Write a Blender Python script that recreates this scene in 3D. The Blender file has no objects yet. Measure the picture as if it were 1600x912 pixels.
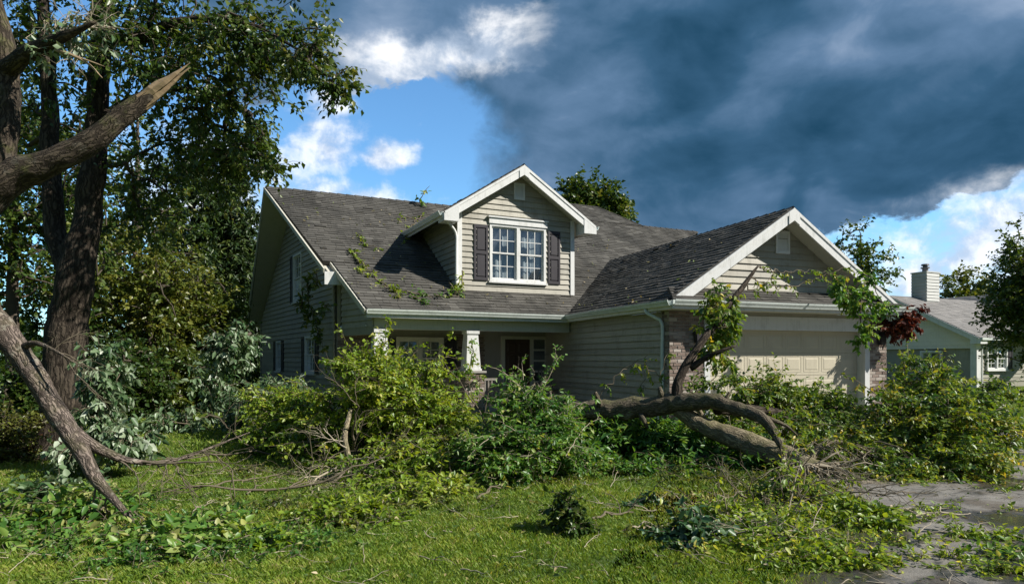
import bpy, bmesh, math, random
import numpy as np
from mathutils import Vector, Matrix, noise as mnoise

random.seed(7)
RNG = np.random.default_rng(11)
SC = bpy.context.scene
COL = SC.collection
rad = math.radians

# ------------------------------------------------------------------ camera
YAW = rad(25.5)            # the house front runs along X, the camera looks 25.5 deg to the right of +Y
EYE = 1.5
cam_d = bpy.data.cameras.new('camera')
cam = bpy.data.objects.new('camera', cam_d)
COL.objects.link(cam)
cam.location = (0, 0, EYE)
cam.rotation_euler = (rad(90), 0, -YAW)
cam_d.sensor_width = 36
cam_d.lens = 23.4
cam_d.shift_y = 0.065
cam_d.clip_start = 0.1
cam_d.clip_end = 3000
SC.camera = cam

# ------------------------------------------------------------------ light
SUN_DIR = Vector((0.64, -0.56, 0.65)).normalized()      # towards the sun
sun_el = math.asin(SUN_DIR.z)
sun_az = math.atan2(SUN_DIR.x, SUN_DIR.y)
sd = bpy.data.lights.new('sun', 'SUN')
sd.energy = 5.0
sd.angle = rad(0.5)
sd.color = (1.0, 0.955, 0.88)
sun = bpy.data.objects.new('sun', sd)
COL.objects.link(sun)
sun.rotation_euler = (-SUN_DIR).to_track_quat('-Z', 'Y').to_euler()
SC.view_settings.view_transform = 'Standard'
SC.view_settings.look = 'None'
SC.view_settings.exposure = 0.58
SC.view_settings.gamma = 1.0
try:
    SC.cycles.max_bounces = 6
    SC.cycles.transparent_max_bounces = 8
    SC.cycles.use_denoising = True
except Exception:
    pass


# ------------------------------------------------------------------ node helpers
class NT:
    """small wrapper: math on sockets"""
    def __init__(s, tree):
        s.t = tree

    def n(s, kind, **kw):
        nd = s.t.nodes.new(kind)
        for k, v in kw.items():
            setattr(nd, k, v)
        return nd

    def put(s, sock, val):
        if isinstance(val, bpy.types.NodeSocket):
            s.t.links.new(val, sock)
        else:
            sock.default_value = val

    def m(s, op, a, b=0.0, c=0.0, clamp=False):
        nd = s.n('ShaderNodeMath', operation=op, use_clamp=clamp)
        s.put(nd.inputs[0], a)
        s.put(nd.inputs[1], b)
        s.put(nd.inputs[2], c)
        return nd.outputs[0]

    def sstep(s, lo, hi, x):
        nd = s.n('ShaderNodeMapRange', interpolation_type='SMOOTHSTEP')
        s.put(nd.inputs['Value'], x)
        nd.inputs['From Min'].default_value = lo
        nd.inputs['From Max'].default_value = hi
        return nd.outputs[0]

    def noise(s, vec, scale, detail=4, rough=0.55, dist=0.0):
        nd = s.n('ShaderNodeTexNoise')
        s.put(nd.inputs['Vector'], vec)
        nd.inputs['Scale'].default_value = scale
        nd.inputs['Detail'].default_value = detail
        nd.inputs['Roughness'].default_value = rough
        nd.inputs['Distortion'].default_value = dist
        return nd.outputs['Fac']

    def mix(s, f, a, b, mode='MIX'):
        nd = s.n('ShaderNodeMix', data_type='RGBA', blend_type=mode)
        s.put(nd.inputs[0], f)
        for sk, v in ((nd.inputs[6], a), (nd.inputs[7], b)):
            if isinstance(v, (tuple, list)) and len(v) == 3:
                v = (*v, 1)
            s.put(sk, v)
        return nd.outputs[2]

    def ramp(s, f, stops):
        nd = s.n('ShaderNodeValToRGB')
        s.put(nd.inputs[0], f)
        cr = nd.color_ramp
        while len(cr.elements) < len(stops):
            cr.elements.new(0.5)
        for e, (p, c) in zip(cr.elements, stops):
            e.position = p
            e.color = (*c, 1)
        return nd.outputs[0]

    def scale_vec(s, vec, sc):
        nd = s.n('ShaderNodeMapping')
        s.put(nd.inputs['Vector'], vec)
        nd.inputs['Scale'].default_value = sc
        return nd.outputs[0]


# ------------------------------------------------------------------ world: blue sky broken by storm cloud
W = bpy.data.worlds.new('World')
SC.world = W
W.use_nodes = True
wt = W.node_tree
wt.nodes.clear()
w = NT(wt)
STR = 0.1
sky = w.n('ShaderNodeTexSky', sky_type='NISHITA', sun_disc=False)
sky.sun_elevation = sun_el
sky.sun_rotation = sun_az
sky.air_density = 1.0
sky.dust_density = 0.4
sky.ozone_density = 2.0
tc = w.n('ShaderNodeTexCoord')
sep = w.n('ShaderNodeSeparateXYZ')
wt.links.new(tc.outputs['Generated'], sep.inputs[0])
gx, gy, gz = sep.outputs
az = w.m('MULTIPLY', w.m('SUBTRACT', w.m('ARCTAN2', gx, gy), YAW), 57.2958)
el = w.m('MULTIPLY', w.m('ARCSINE', gz), 57.2958)
D = tc.outputs['Generated']
Ds = w.scale_vec(D, (1, 1, 1.7))
n_big = w.noise(Ds, 3.2, 5, 0.55, 0.3)
n_mid = w.noise(Ds, 9.0, 7, 0.58, 0.4)
n_fine = w.noise(D, 24.0, 6, 0.6, 0.2)
n_soft = w.noise(Ds, 4.6, 3, 0.45, 0.6)


def blob(a, e, ra, re):
    x = w.m('DIVIDE', w.m('SUBTRACT', az, a), ra)
    y = w.m('DIVIDE', w.m('SUBTRACT', el, e), re)
    return w.m('SUBTRACT', 1.0, w.m('SQRT', w.m('ADD', w.m('MULTIPLY', x, x), w.m('MULTIPLY', y, y))))


def addn(v, nz, amp):
    return w.m('ADD', v, w.m('MULTIPLY', w.m('SUBTRACT', nz, 0.5), amp))


warp1 = w.m('MULTIPLY', w.m('SUBTRACT', n_mid, 0.5), 7.0)
warp2 = w.m('MULTIPLY', w.m('SUBTRACT', w.noise(w.scale_vec(D, (1.1, 0.9, 1.5)), 11.0, 7, 0.6, 0.3), 0.5), 6.0)
az0, el0 = az, el
az = w.m('ADD', az, warp1)
el = w.m('ADD', el, warp2)


def lin(x, k0, c0):
    return w.m('ADD', w.m('MULTIPLY', x, k0), c0)


# the gap in the storm cloud left of the dormer, and the open strip low on the right
top = lin(az, 0.24, 22.0 + 0.24 * 12)
above = w.m('SUBTRACT', el, top)
gap1 = w.m('MINIMUM', blob(-12.6, 15.3, 13.2, 9.3), w.m('MULTIPLY', above, -0.25))
low = lin(az, 0.15, 10.2 - 0.15 * 25)
gap2 = w.m('MINIMUM', w.m('MULTIPLY', w.m('SUBTRACT', low, el), 0.3), w.m('MULTIPLY', w.m('SUBTRACT', az, 23.0), 0.2))
gap3 = blob(-36, 14, 15, 18)
hole = w.m('MAXIMUM', w.m('MAXIMUM', gap1, gap2), gap3)
away = w.sstep(50, 75, w.m('ABSOLUTE', az0))
wild = w.m('SUBTRACT', w.m('MULTIPLY', n_big, 3.0), 1.95)
hole = w.m('ADD', w.m('MULTIPLY', hole, w.m('SUBTRACT', 1.0, away)), w.m('MULTIPLY', wild, away))
hole = addn(hole, n_fine, 0.40)
hole = w.m('MULTIPLY', hole, w.m('SUBTRACT', 1.0, w.m('MULTIPLY', w.sstep(-9.0, -2.0, az), w.m('MULTIPLY', 0.68, w.m('SUBTRACT', 1.0, w.sstep(10.0, 20.0, az))))))
clear = w.sstep(-0.03, 0.13, hole)
# storm cloud: dark slate belly, paler folds
shade = addn(addn(addn(n_soft, n_mid, 0.48), n_fine, 0.07), w.noise(w.scale_vec(D, (1, 1, 2.6)), 2.6, 6, 0.62, 0.8), 0.35)
az, el = az0, el0
shade = w.m('SUBTRACT', shade, w.m('MULTIPLY', w.m('MAXIMUM', blob(28, 17, 19, 6.5), 0.0), 0.30))
shade = w.m('SUBTRACT', shade, w.m('MULTIPLY', w.m('MAXIMUM', blob(18, 10, 18, 4.5), 0.0), 0.14))
shade = w.m('ADD', shade, w.m('MULTIPLY', w.m('MAXIMUM', blob(4, 18, 9, 12), 0.0), 0.14))
shade = w.m('ADD', shade, w.m('MULTIPLY', w.m('MAXIMUM', blob(-10, 26, 14, 7), 0.0), 0.22))
storm = w.ramp(shade, [(0.14, (0.009, 0.045, 0.088)), (0.38, (0.032, 0.090, 0.165)),
                       (0.60, (0.090, 0.165, 0.275)), (0.90, (0.27, 0.35, 0.48))])
# sunlit cloud edges: just above the gap, and low on the right
edge = w.m('SUBTRACT', 1.0, w.m('MULTIPLY', w.m('ABSOLUTE', w.m('SUBTRACT', above, 0.9)), 0.33))
edge = w.m('MINIMUM', edge, w.m('MINIMUM', w.m('MULTIPLY', w.m('ADD', az, 16.5), 0.13), w.m('MULTIPLY', w.m('SUBTRACT', 4.5, az), 0.13)))
lit = w.m('MULTIPLY', w.m('MAXIMUM', edge, w.m('MULTIPLY', blob(37, 10, 9, 4), 0.8)), w.m('SUBTRACT', 1.0, away))
lit = w.sstep(0.0, 0.85, addn(addn(addn(lit, n_mid, 0.9), n_fine, 0.35), n_soft, 0.8))
white = w.mix(w.sstep(0.36, 0.62, addn(n_mid, n_fine, 0.5)), (0.34, 0.42, 0.54), (0.80, 0.81, 0.83))
cloud = w.mix(w.m('MULTIPLY', lit, 0.97), storm, white)
# broken white puffs inside the gaps
puff = w.m('MAXIMUM', blob(-15.6, 17.0, 3.4, 2.6), w.m('MAXIMUM', blob(-14.8, 20.4, 2.2, 1.1), blob(-10.6, 16.4, 3.0, 1.5)))
puff = w.m('MAXIMUM', puff, w.m('MAXIMUM', w.m('SUBTRACT', blob(-13, 13.2, 8.0, 2.2), 0.1), blob(-25, 12, 9, 7)))
puff = w.m('MAXIMUM', puff, w.m('MAXIMUM', w.m('ADD', blob(37, 8.5, 8.5, 5.5), 0.25), blob(31, 6, 6.5, 3.4)))
puff = w.m('ADD', w.m('MAXIMUM', puff, -0.5), w.m('MULTIPLY', w.m('SUBTRACT', n_mid, 0.5), 2.6))
puff = w.sstep(-0.05, 0.95, addn(puff, n_fine, 1.3))
pcol = w.mix(w.sstep(0.36, 0.62, n_fine), (0.40, 0.49, 0.64), (0.78, 0.81, 0.86))
k = w.n('ShaderNodeVectorMath', operation='MULTIPLY')
wt.links.new(sky.outputs[0], k.inputs[0])
k.inputs[1].default_value = (0.88 * STR, 1.34 * STR, 1.58 * STR)
blue = w.mix(w.m('MULTIPLY', puff, 0.95), k.outputs[0], pcol)
allsky = w.mix(clear, cloud, blue)
ups = w.n('ShaderNodeVectorMath', operation='SCALE')
wt.links.new(allsky, ups.inputs[0])
ups.inputs['Scale'].default_value = 0.92 / STR
bg = w.n('ShaderNodeBackground')
wt.links.new(ups.outputs[0], bg.inputs['Color'])
bg.inputs['Strength'].default_value = STR
out = w.n('ShaderNodeOutputWorld')
wt.links.new(bg.outputs[0], out.inputs['Surface'])
try:
    W.cycles.sampling_method = 'MANUAL'
    W.cycles.sample_map_resolution = 512
except Exception:
    pass


# ------------------------------------------------------------------ measured positions
CR = np.array([math.cos(YAW), -math.sin(YAW), 0.0])     # to the right as seen from the lawn
CD = np.array([math.sin(YAW), math.cos(YAW), 0.0])      # away


def at(px, py, Z):
    """a surveyed sight line of the photograph at distance Z -> world point"""
    return CR * ((px - 800) / 1040.0 * Z) + CD * Z + np.array([0, 0, EYE + (560 - py) / 1040.0 * Z])


def gr(px, py, h=0.0):
    return at(px, py, (EYE - h) * 1040.0 / (py - 560))


# ------------------------------------------------------------------ materials
def new_mat(name):
    m = bpy.data.materials.new(name)
    m.use_nodes = True
    t = m.node_tree
    t.nodes.clear()
    return m, NT(t)


def finish(m, n, shader, bump=None):
    o = n.n('ShaderNodeOutputMaterial')
    n.t.links.new(shader, o.inputs['Surface'])
    return m


def princ(n, color, rough=0.6, spec=0.35, normal=None, metallic=0.0):
    p = n.n('ShaderNodeBsdfPrincipled')
    if isinstance(color, (tuple, list)):
        color = (*color[:3], 1)
    n.put(p.inputs['Base Color'], color)
    n.put(p.inputs['Roughness'], rough)
    p.inputs['Specular IOR Level'].default_value = spec
    p.inputs['Metallic'].default_value = metallic
    if normal is not None:
        n.t.links.new(normal, p.inputs['Normal'])
    return p.outputs[0]


def bump(n, h, strength=0.3, dist=0.01):
    b = n.n('ShaderNodeBump')
    n.put(b.inputs['Height'], h)
    b.inputs['Strength'].default_value = strength
    b.inputs['Distance'].default_value = dist
    return b.outputs[0]


def objco(n):
    return n.n('ShaderNodeTexCoord').outputs['Object']


def painted(name, c, rough=0.55, dirt=0.25, dirtc=(0.12, 0.12, 0.09), scale=3.0, rnd=0.10, spec=0.35, streak=True):
    """weathered paint: blotches, streaks and a little variation from piece to piece"""
    m, n = new_mat(name)
    co = objco(n)
    a = n.noise(co, scale, 5, 0.65)
    b = n.noise(n.scale_vec(co, (9, 9, 0.9) if streak else (6, 6, 6)), 2.0, 4, 0.6)
    d = n.sstep(0.48, 0.80, n.m('ADD', n.m('MULTIPLY', a, 0.55), n.m('MULTIPLY', b, 0.5)))
    r = n.n('ShaderNodeObjectInfo').outputs['Random']
    v = n.m('ADD', 1.0 - rnd, n.m('MULTIPLY', r, 2 * rnd))
    base = n.n('ShaderNodeVectorMath', operation='SCALE')
    base.inputs[0].default_value = c
    n.put(base.inputs['Scale'], v)
    colr = n.mix(n.m('MULTIPLY', d, dirt), base.outputs[0], dirtc)
    f = n.noise(co, 60, 3, 0.6)
    return finish(m, n, princ(n, colr, n.m('ADD', rough - 0.1, n.m('MULTIPLY', a, 0.2)), spec, bump(n, f, 0.15, 0.004)))


M = {}
M['siding'] = painted('beige_vinyl_siding', (0.325, 0.306, 0.248), 0.5, 0.7, (0.13, 0.125, 0.09), scale=2.2, rnd=0.13)
M['siding_grey'] = M['siding']
M['white'] = painted('white_paint', (0.65, 0.65, 0.63), 0.42, 0.6, (0.28, 0.28, 0.24), rnd=0.03)
M['column'] = painted('peeling_column_paint', (0.60, 0.60, 0.58), 0.5, 0.8, (0.20, 0.19, 0.16), scale=5, rnd=0.03)
M['soffit'] = painted('soffit_and_shaded_trim_paint', (0.52, 0.50, 0.42), 0.6, 0.4, (0.2, 0.19, 0.14), rnd=0.04)
M['gutter'] = painted('gutter_enamel', (0.58, 0.62, 0.58), 0.32, 0.55, (0.13, 0.17, 0.14), rnd=0.03, spec=0.5)
M['shutter'] = painted('charcoal_shutter', (0.035, 0.031, 0.036), 0.5, 0.2, (0.08, 0.08, 0.07), rnd=0.05)
M['garage_door'] = painted('tan_garage_door', (0.50, 0.455, 0.345), 0.48, 0.3, (0.22, 0.19, 0.14), rnd=0.03)
M['door'] = painted('brown_door', (0.07, 0.042, 0.028), 0.4, 0.2, rnd=0.0)
M['chimney'] = painted('pale_grey_siding', (0.52, 0.52, 0.49), 0.5, 0.3, rnd=0.06)
M['nsiding'] = painted('pale_siding', (0.78, 0.72, 0.60), 0.5, 0.25, rnd=0.05)
M['metal'] = painted('galvanised_metal', (0.16, 0.15, 0.15), 0.4, 0.4, (0.1, 0.05, 0.03), rnd=0.0)
M['curtain'] = painted('curtain_cloth', (0.45, 0.46, 0.46), 0.9, 0.1, rnd=0.0)
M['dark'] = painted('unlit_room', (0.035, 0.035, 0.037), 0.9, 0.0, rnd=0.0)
M['porch_wood'] = painted('grey_porch_boards', (0.22, 0.20, 0.17), 0.7, 0.4, rnd=0.1)
M['bag'] = painted('torn_plastic', (0.45, 0.58, 0.62), 0.25, 0.35, (0.05, 0.14, 0.15), rnd=0.0, spec=0.6, streak=False)


def shingle_mat(name, c0, c1, c2, stain_shade=0.5):
    m, n = new_mat(name)
    co = objco(n)
    a = n.n('ShaderNodeAttribute', attribute_name='tint').outputs['Fac']
    col = n.ramp(a, [(0.0, c0), (0.5, c1), (1.0, c2)])
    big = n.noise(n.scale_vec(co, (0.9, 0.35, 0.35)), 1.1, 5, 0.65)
    col = n.mix(n.m('MULTIPLY', n.sstep(0.44, 0.62, big), stain_shade), col, (0.020, 0.020, 0.018))  # dark algae stain that also stands in for the dormer's longer shadow
    g = n.noise(co, 170, 2, 0.6)
    col = n.mix(n.m('MULTIPLY', n.sstep(0.45, 0.75, g), 0.4), col, c2)
    return finish(m, n, princ(n, col, 0.85, 0.2, bump(n, g, 0.5, 0.004)))


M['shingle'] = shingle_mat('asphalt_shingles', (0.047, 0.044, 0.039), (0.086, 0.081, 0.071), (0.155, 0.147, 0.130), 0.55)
M['shingle_n'] = shingle_mat('grey_asphalt_shingles', (0.15, 0.145, 0.14), (0.21, 0.20, 0.19), (0.28, 0.265, 0.25), 0.12)


def brick_mat(name, island):
    m, n = new_mat(name)
    co = objco(n)
    if island:
        r = n.n('ShaderNodeAttribute', attribute_name='tint').outputs['Fac']
    else:
        r = n.n('ShaderNodeObjectInfo').outputs['Random']
    col = n.ramp(r, [(0.0, (0.095, 0.068, 0.055)), (0.35, (0.16, 0.115, 0.092)), (0.7, (0.23, 0.175, 0.145)), (1.0, (0.38, 0.335, 0.29))])
    g = n.noise(co, 45, 5, 0.65)
    col = n.mix(n.m('MULTIPLY', n.sstep(0.45, 0.7, g), 0.5), col, (0.45, 0.38, 0.33))
    return finish(m, n, princ(n, col, 0.85, 0.2, bump(n, g, 0.5, 0.006)))


M['brick'] = brick_mat('clay_brick', False)
M['brick_m'] = brick_mat('clay_brick_wall', True)
M['mortar'] = painted('mortar', (0.30, 0.28, 0.25), 0.9, 0.3, rnd=0.0)


def glass_mat():
    m, n = new_mat('window_glass')
    g = n.n('ShaderNodeBsdfGlossy')
    g.inputs['Color'].default_value = (0.9, 0.95, 1, 1)
    g.inputs['Roughness'].default_value = 0.03
    t = n.n('ShaderNodeBsdfTransparent')
    t.inputs['Color'].default_value = (0.80, 0.86, 0.88, 1)
    mx = n.n('ShaderNodeMixShader')
    fr = n.n('ShaderNodeFresnel')
    fr.inputs['IOR'].default_value = 1.5
    n.put(mx.inputs[0], n.m('ADD', n.m('MULTIPLY', fr.outputs[0], 1.6), 0.14, clamp=True))
    n.t.links.new(t.outputs[0], mx.inputs[1])
    n.t.links.new(g.outputs[0], mx.inputs[2])
    return finish(m, n, mx.outputs[0])


M['glass'] = glass_mat()


def bark_mat(name, c0, c1, moss=0.0, scale=24.0, stretch=0.16, deep=0.9, lichen=0.0):
    """furrows run along the limb: the pattern lives on its own length and girth"""
    m, n = new_mat(name)
    co = n.n('ShaderNodeAttribute', attribute_name='bk').outputs['Vector']
    v = n.n('ShaderNodeTexVoronoi', feature='DISTANCE_TO_EDGE')
    warp = n.n('ShaderNodeVectorMath', operation='ADD')
    nz = n.n('ShaderNodeTexNoise')
    n.put(nz.inputs['Vector'], co)
    nz.inputs['Scale'].default_value = 9
    nz.inputs['Detail'].default_value = 4
    sc = n.n('ShaderNodeVectorMath', operation='SCALE')
    n.t.links.new(nz.outputs['Color'], sc.inputs[0])
    sc.inputs['Scale'].default_value = 0.10
    n.t.links.new(co, warp.inputs[0])
    n.t.links.new(sc.outputs[0], warp.inputs[1])
    n.put(v.inputs['Vector'], n.scale_vec(warp.outputs[0], (1, 1, stretch)))
    v.inputs['Scale'].default_value = scale
    f = n.noise(n.scale_vec(co, (1, 1, .3)), 40, 7, 0.7)
    g = n.noise(co, 3.2, 5, 0.65)
    h = n.m('ADD', n.m('MULTIPLY', n.sstep(0.0, 0.30, v.outputs['Distance']), 0.45), n.m('MULTIPLY', f, 0.75))
    col = n.mix(n.sstep(0.25, 0.95, h), c0, c1)
    col = n.mix(n.m('MULTIPLY', n.sstep(0.42, 0.68, g), 0.45), col, tuple(x * 0.45 for x in c1))
    if moss:
        b = n.noise(co, 5.0, 6, 0.7)
        geo = n.n('ShaderNodeNewGeometry')
        sp = n.n('ShaderNodeSeparateXYZ')
        n.t.links.new(geo.outputs['Normal'], sp.inputs[0])
        f2 = n.sstep(0.50, 0.72, n.m('ADD', b, n.m('MULTIPLY', sp.outputs[2], 0.10)))
        col = n.mix(n.m('MULTIPLY', f2, moss), col, (0.11, 0.12, 0.035))
    if lichen:
        b = n.noise(co, 7.0, 5, 0.6)
        col = n.mix(n.m('MULTIPLY', n.sstep(0.58, 0.68, b), lichen), col, (0.36, 0.34, 0.27))
    return finish(m, n, princ(n, col, 0.9, 0.15, bump(n, h, deep, 0.02)))


M['bark_dark'] = bark_mat('dark_furrowed_bark', (0.016, 0.012, 0.009), (0.085, 0.068, 0.050), 0.0, 20, 0.13, 1.0)
M['bark_mossy'] = bark_mat('mossy_bark', (0.022, 0.017, 0.013), (0.098, 0.078, 0.056), 0.6, 36, 0.10, 0.9, 0.12)
M['bark_log'] = bark_mat('greyish_bark', (0.05, 0.042, 0.030), (0.20, 0.165, 0.115), 0.4, 40, 0.10, 0.7, 0.25)
M['bark_pale'] = bark_mat('pale_tan_bark', (0.10, 0.082, 0.055), (0.36, 0.30, 0.20), 0.45, 40, 0.08, 0.6, 0.2)
M['bark_limb'] = bark_mat('grey_brown_bark', (0.035, 0.027, 0.022), (0.25, 0.20, 0.165), 0.25, 44, 0.07, 0.9, 0.5)
M['bark_far'] = painted('plain_bark', (0.07, 0.055, 0.04), 0.9, 0.2, rnd=0.1)
M['twig'] = painted('twig_bark', (0.13, 0.105, 0.07), 0.85, 0.3, rnd=0.1)
M['twig_pale'] = painted('pale_dead_twigs', (0.34, 0.29, 0.21), 0.85, 0.35, rnd=0.1)
M['fresh_wood'] = painted('torn_fresh_wood', (0.36, 0.26, 0.155), 0.8, 0.75, (0.12, 0.065, 0.035), rnd=0.0, streak=False)


def leaf_mat(name, stops, trans=0.30, rough=0.42, tcol=None):
    m, n = new_mat(name)
    a = n.n('ShaderNodeAttribute', attribute_name='tint').outputs['Fac']
    col = n.ramp(a, stops)
    p = princ(n, col, rough, 0.45)
    t = n.n('ShaderNodeBsdfTranslucent')
    tn = n.n('ShaderNodeVectorMath', operation='MULTIPLY')
    n.t.links.new(col, tn.inputs[0])
    tn.inputs[1].default_value = tcol or (1.7, 1.5, 0.6)
    n.t.links.new(tn.outputs[0], t.inputs['Color'])
    mx = n.n('ShaderNodeMixShader')
    mx.inputs[0].default_value = trans
    n.t.links.new(p, mx.inputs[1])
    n.t.links.new(t.outputs[0], mx.inputs[2])
    return finish(m, n, mx.outputs[0])


M['leaf_bright'] = leaf_mat('yellow_green_leaves', [(0.0, (0.05, 0.11, 0.012)), (0.4, (0.17, 0.27, 0.022)), (0.85, (0.31, 0.38, 0.045)), (1.0, (0.48, 0.46, 0.14))], 0.40)
M['leaf_green'] = leaf_mat('green_leaves', [(0.0, (0.030, 0.095, 0.018)), (0.5, (0.085, 0.20, 0.030)), (0.9, (0.21, 0.32, 0.06)), (1.0, (0.38, 0.40, 0.14))], 0.38)
M['leaf_mixed'] = leaf_mat('green_and_yellow_leaves', [(0.0, (0.035, 0.095, 0.020)), (0.5, (0.115, 0.20, 0.026)), (0.88, (0.26, 0.30, 0.038)), (1.0, (0.46, 0.36, 0.05))], 0.38)
M['leaf_dark'] = leaf_mat('dark_green_leaves', [(0.0, (0.020, 0.046, 0.012)), (0.55, (0.048, 0.092, 0.016)), (0.9, (0.11, 0.15, 0.026)), (1.0, (0.20, 0.21, 0.06))], 0.32, 0.36)
M['leaf_olive'] = leaf_mat('olive_green_leaves', [(0.0, (0.035, 0.062, 0.012)), (0.55, (0.095, 0.130, 0.020)), (1.0, (0.21, 0.21, 0.04))], 0.32, 0.38)
M['leaf_pale'] = leaf_mat('pale_leaf_undersides', [(0.0, (0.035, 0.085, 0.025)), (0.4, (0.12, 0.19, 0.085)), (0.75, (0.27, 0.34, 0.21)), (1.0, (0.46, 0.51, 0.40))], 0.25, 0.4, (1.2, 1.2, 0.7))
M['leaf_blue'] = leaf_mat('bluish_leaves', [(0.0, (0.020, 0.060, 0.022)), (0.6, (0.06, 0.13, 0.045)), (1.0, (0.24, 0.33, 0.21))], 0.2, 0.4)
M['leaf_red'] = leaf_mat('dried_red_leaves', [(0.0, (0.05, 0.010, 0.006)), (0.6, (0.12, 0.028, 0.014)), (1.0, (0.24, 0.08, 0.02))], 0.25, 0.5, (1.4, 0.9, 0.6))
M['leaf_rust'] = leaf_mat('green_and_rust_leaves', [(0.0, (0.07, 0.030, 0.014)), (0.5, (0.08, 0.085, 0.015)), (1.0, (0.16, 0.19, 0.03))], 0.3)
M['needle'] = leaf_mat('conifer_needles', [(0.0, (0.016, 0.038, 0.014)), (0.6, (0.036, 0.068, 0.018)), (1.0, (0.10, 0.135, 0.03))], 0.15)
M['grass'] = leaf_mat('grass_blades', [(0.0, (0.055, 0.125, 0.014)), (0.45, (0.165, 0.265, 0.024)), (0.8, (0.295, 0.335, 0.055)), (1.0, (0.44, 0.38, 0.17))], 0.38, 0.55)
M['litter'] = leaf_mat('fallen_leaf_litter', [(0.0, (0.05, 0.10, 0.015)), (0.45, (0.13, 0.18, 0.03)), (0.75, (0.22, 0.17, 0.07)), (1.0, (0.45, 0.37, 0.22))], 0.15, 0.6)


# ------------------------------------------------------------------ object helpers
def link(o):
    COL.objects.link(o)
    return o


def thing(name, label, cat, loc=(0, 0, 0), group=None):
    o = bpy.data.objects.new(name, None)
    o.location = Vector([float(v) for v in loc])
    o.empty_display_size = 0.2
    link(o)
    o['label'] = label
    o['category'] = cat
    if group:
        o['group'] = group
    return o


def adopt(o, parent):
    if parent is not None:
        o.parent = parent
        p = parent
        off = Vector((0, 0, 0))
        while p is not None:
            if p.type == 'EMPTY':
                off += p.location
            p = p.parent
        if parent.type == 'EMPTY':
            o.matrix_parent_inverse = Matrix.Translation(-off)
    return o


class MB:
    def __init__(s):
        s.v = []
        s.f = []
        s.tint = []
        s.bk = []

    def add(s, vs, fs, tint=None, bk=None):
        o = len(s.v)
        s.v += [tuple(float(c) for c in p) for p in vs]
        s.f += [tuple(i + o for i in f) for f in fs]
        if tint is not None:
            s.tint += [tint] * len(vs)
        if bk is not None:
            s.bk += bk

    def hexa(s, p, tint=None):
        """p: 8 points, four of one face then the four facing them"""
        s.add(p, [(0, 1, 2, 3), (7, 6, 5, 4), (4, 5, 1, 0), (5, 6, 2, 1), (6, 7, 3, 2), (7, 4, 0, 3)], tint)

    def box(s, F, a0, a1, b0, b1, c0, c1, tint=None):
        s.hexa([F(a0, b0, c1), F(a1, b0, c1), F(a1, b1, c1), F(a0, b1, c1),
                F(a0, b0, c0), F(a1, b0, c0), F(a1, b1, c0), F(a0, b1, c0)], tint)

    def prism(s, F, poly, c0, c1, tint=None):
        n = len(poly)
        vs = [F(a, b, c1) for a, b in poly] + [F(a, b, c0) for a, b in poly]
        fs = [tuple(range(n)), tuple(range(2 * n - 1, n - 1, -1))]
        fs += [(n + i, n + (i + 1) % n, (i + 1) % n, i) for i in range(n)]
        s.add(vs, fs, tint)

    def build(s, name, mat, parent=None, kind=None, smooth=False, label=None):
        me = bpy.data.meshes.new(name)
        me.from_pydata(s.v, [], s.f)
        if s.tint:
            at_ = me.attributes.new('tint', 'FLOAT', 'POINT')
            at_.data.foreach_set('value', s.tint)
        if s.bk and len(s.bk) == len(s.v):
            at_ = me.attributes.new('bk', 'FLOAT_VECTOR', 'POINT')
            at_.data.foreach_set('vector', np.array(s.bk, dtype=np.float32).ravel())
        me.materials.append(mat)
        if smooth:
            me.polygons.foreach_set('use_smooth', [True] * len(me.polygons))
        bm = bmesh.new()
        bm.from_mesh(me)
        bmesh.ops.recalc_face_normals(bm, faces=bm.faces)
        bm.to_mesh(me)
        bm.free()
        o = link(bpy.data.objects.new(name, me))
        if kind:
            o['kind'] = kind
        if label:
            o['label'] = label
        return adopt(o, parent)


def frame(O, u, v=(0, 0, 1)):
    """local axes: u along, v up the face, n outward (u x v)"""
    O = np.array(O, float)
    u = np.array(u, float)
    u = u / np.linalg.norm(u)
    v = np.array(v, float)
    v = v - u * np.dot(u, v)
    v = v / np.linalg.norm(v)
    n = np.cross(u, v)

    def F(a, b, c=0.0):
        return O + u * a + v * b + n * c
    F.u, F.v, F.n, F.O = u, v, n, O
    return F


def np_mesh(name, V, faces, mat, parent=None, kind=None, tint=None, smooth=False, label=None):
    """faces: list of (n, k) index arrays"""
    me = bpy.data.meshes.new(name)
    V = np.ascontiguousarray(V, dtype=np.float32)
    me.vertices.add(len(V))
    me.vertices.foreach_set('co', V.ravel())
    faces = [f for f in faces if len(f)]
    nl = sum(f.size for f in faces)
    npoly = sum(len(f) for f in faces)
    me.loops.add(nl)
    me.loops.foreach_set('vertex_index', np.concatenate([f.ravel() for f in faces]).astype(np.int32))
    me.polygons.add(npoly)
    starts, o = [], 0
    for f in faces:
        starts.append(o + np.arange(len(f)) * f.shape[1])
        o += f.size
    me.polygons.foreach_set('loop_start', np.concatenate(starts).astype(np.int32))
    if smooth:
        me.polygons.foreach_set('use_smooth', np.ones(npoly, dtype=bool))
    if tint is not None:
        a = me.attributes.new('tint', 'FLOAT', 'POINT')
        a.data.foreach_set('value', np.ascontiguousarray(tint, dtype=np.float32))
    me.update(calc_edges=True)
    me.validate()
    me.materials.append(mat)
    ob = link(bpy.data.objects.new(name, me))
    if kind:
        ob['kind'] = kind
    if label:
        ob['label'] = label
    return adopt(ob, parent)


def unit(a):
    return a / np.maximum(np.linalg.norm(a, axis=-1, keepdims=True), 1e-9)


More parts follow.
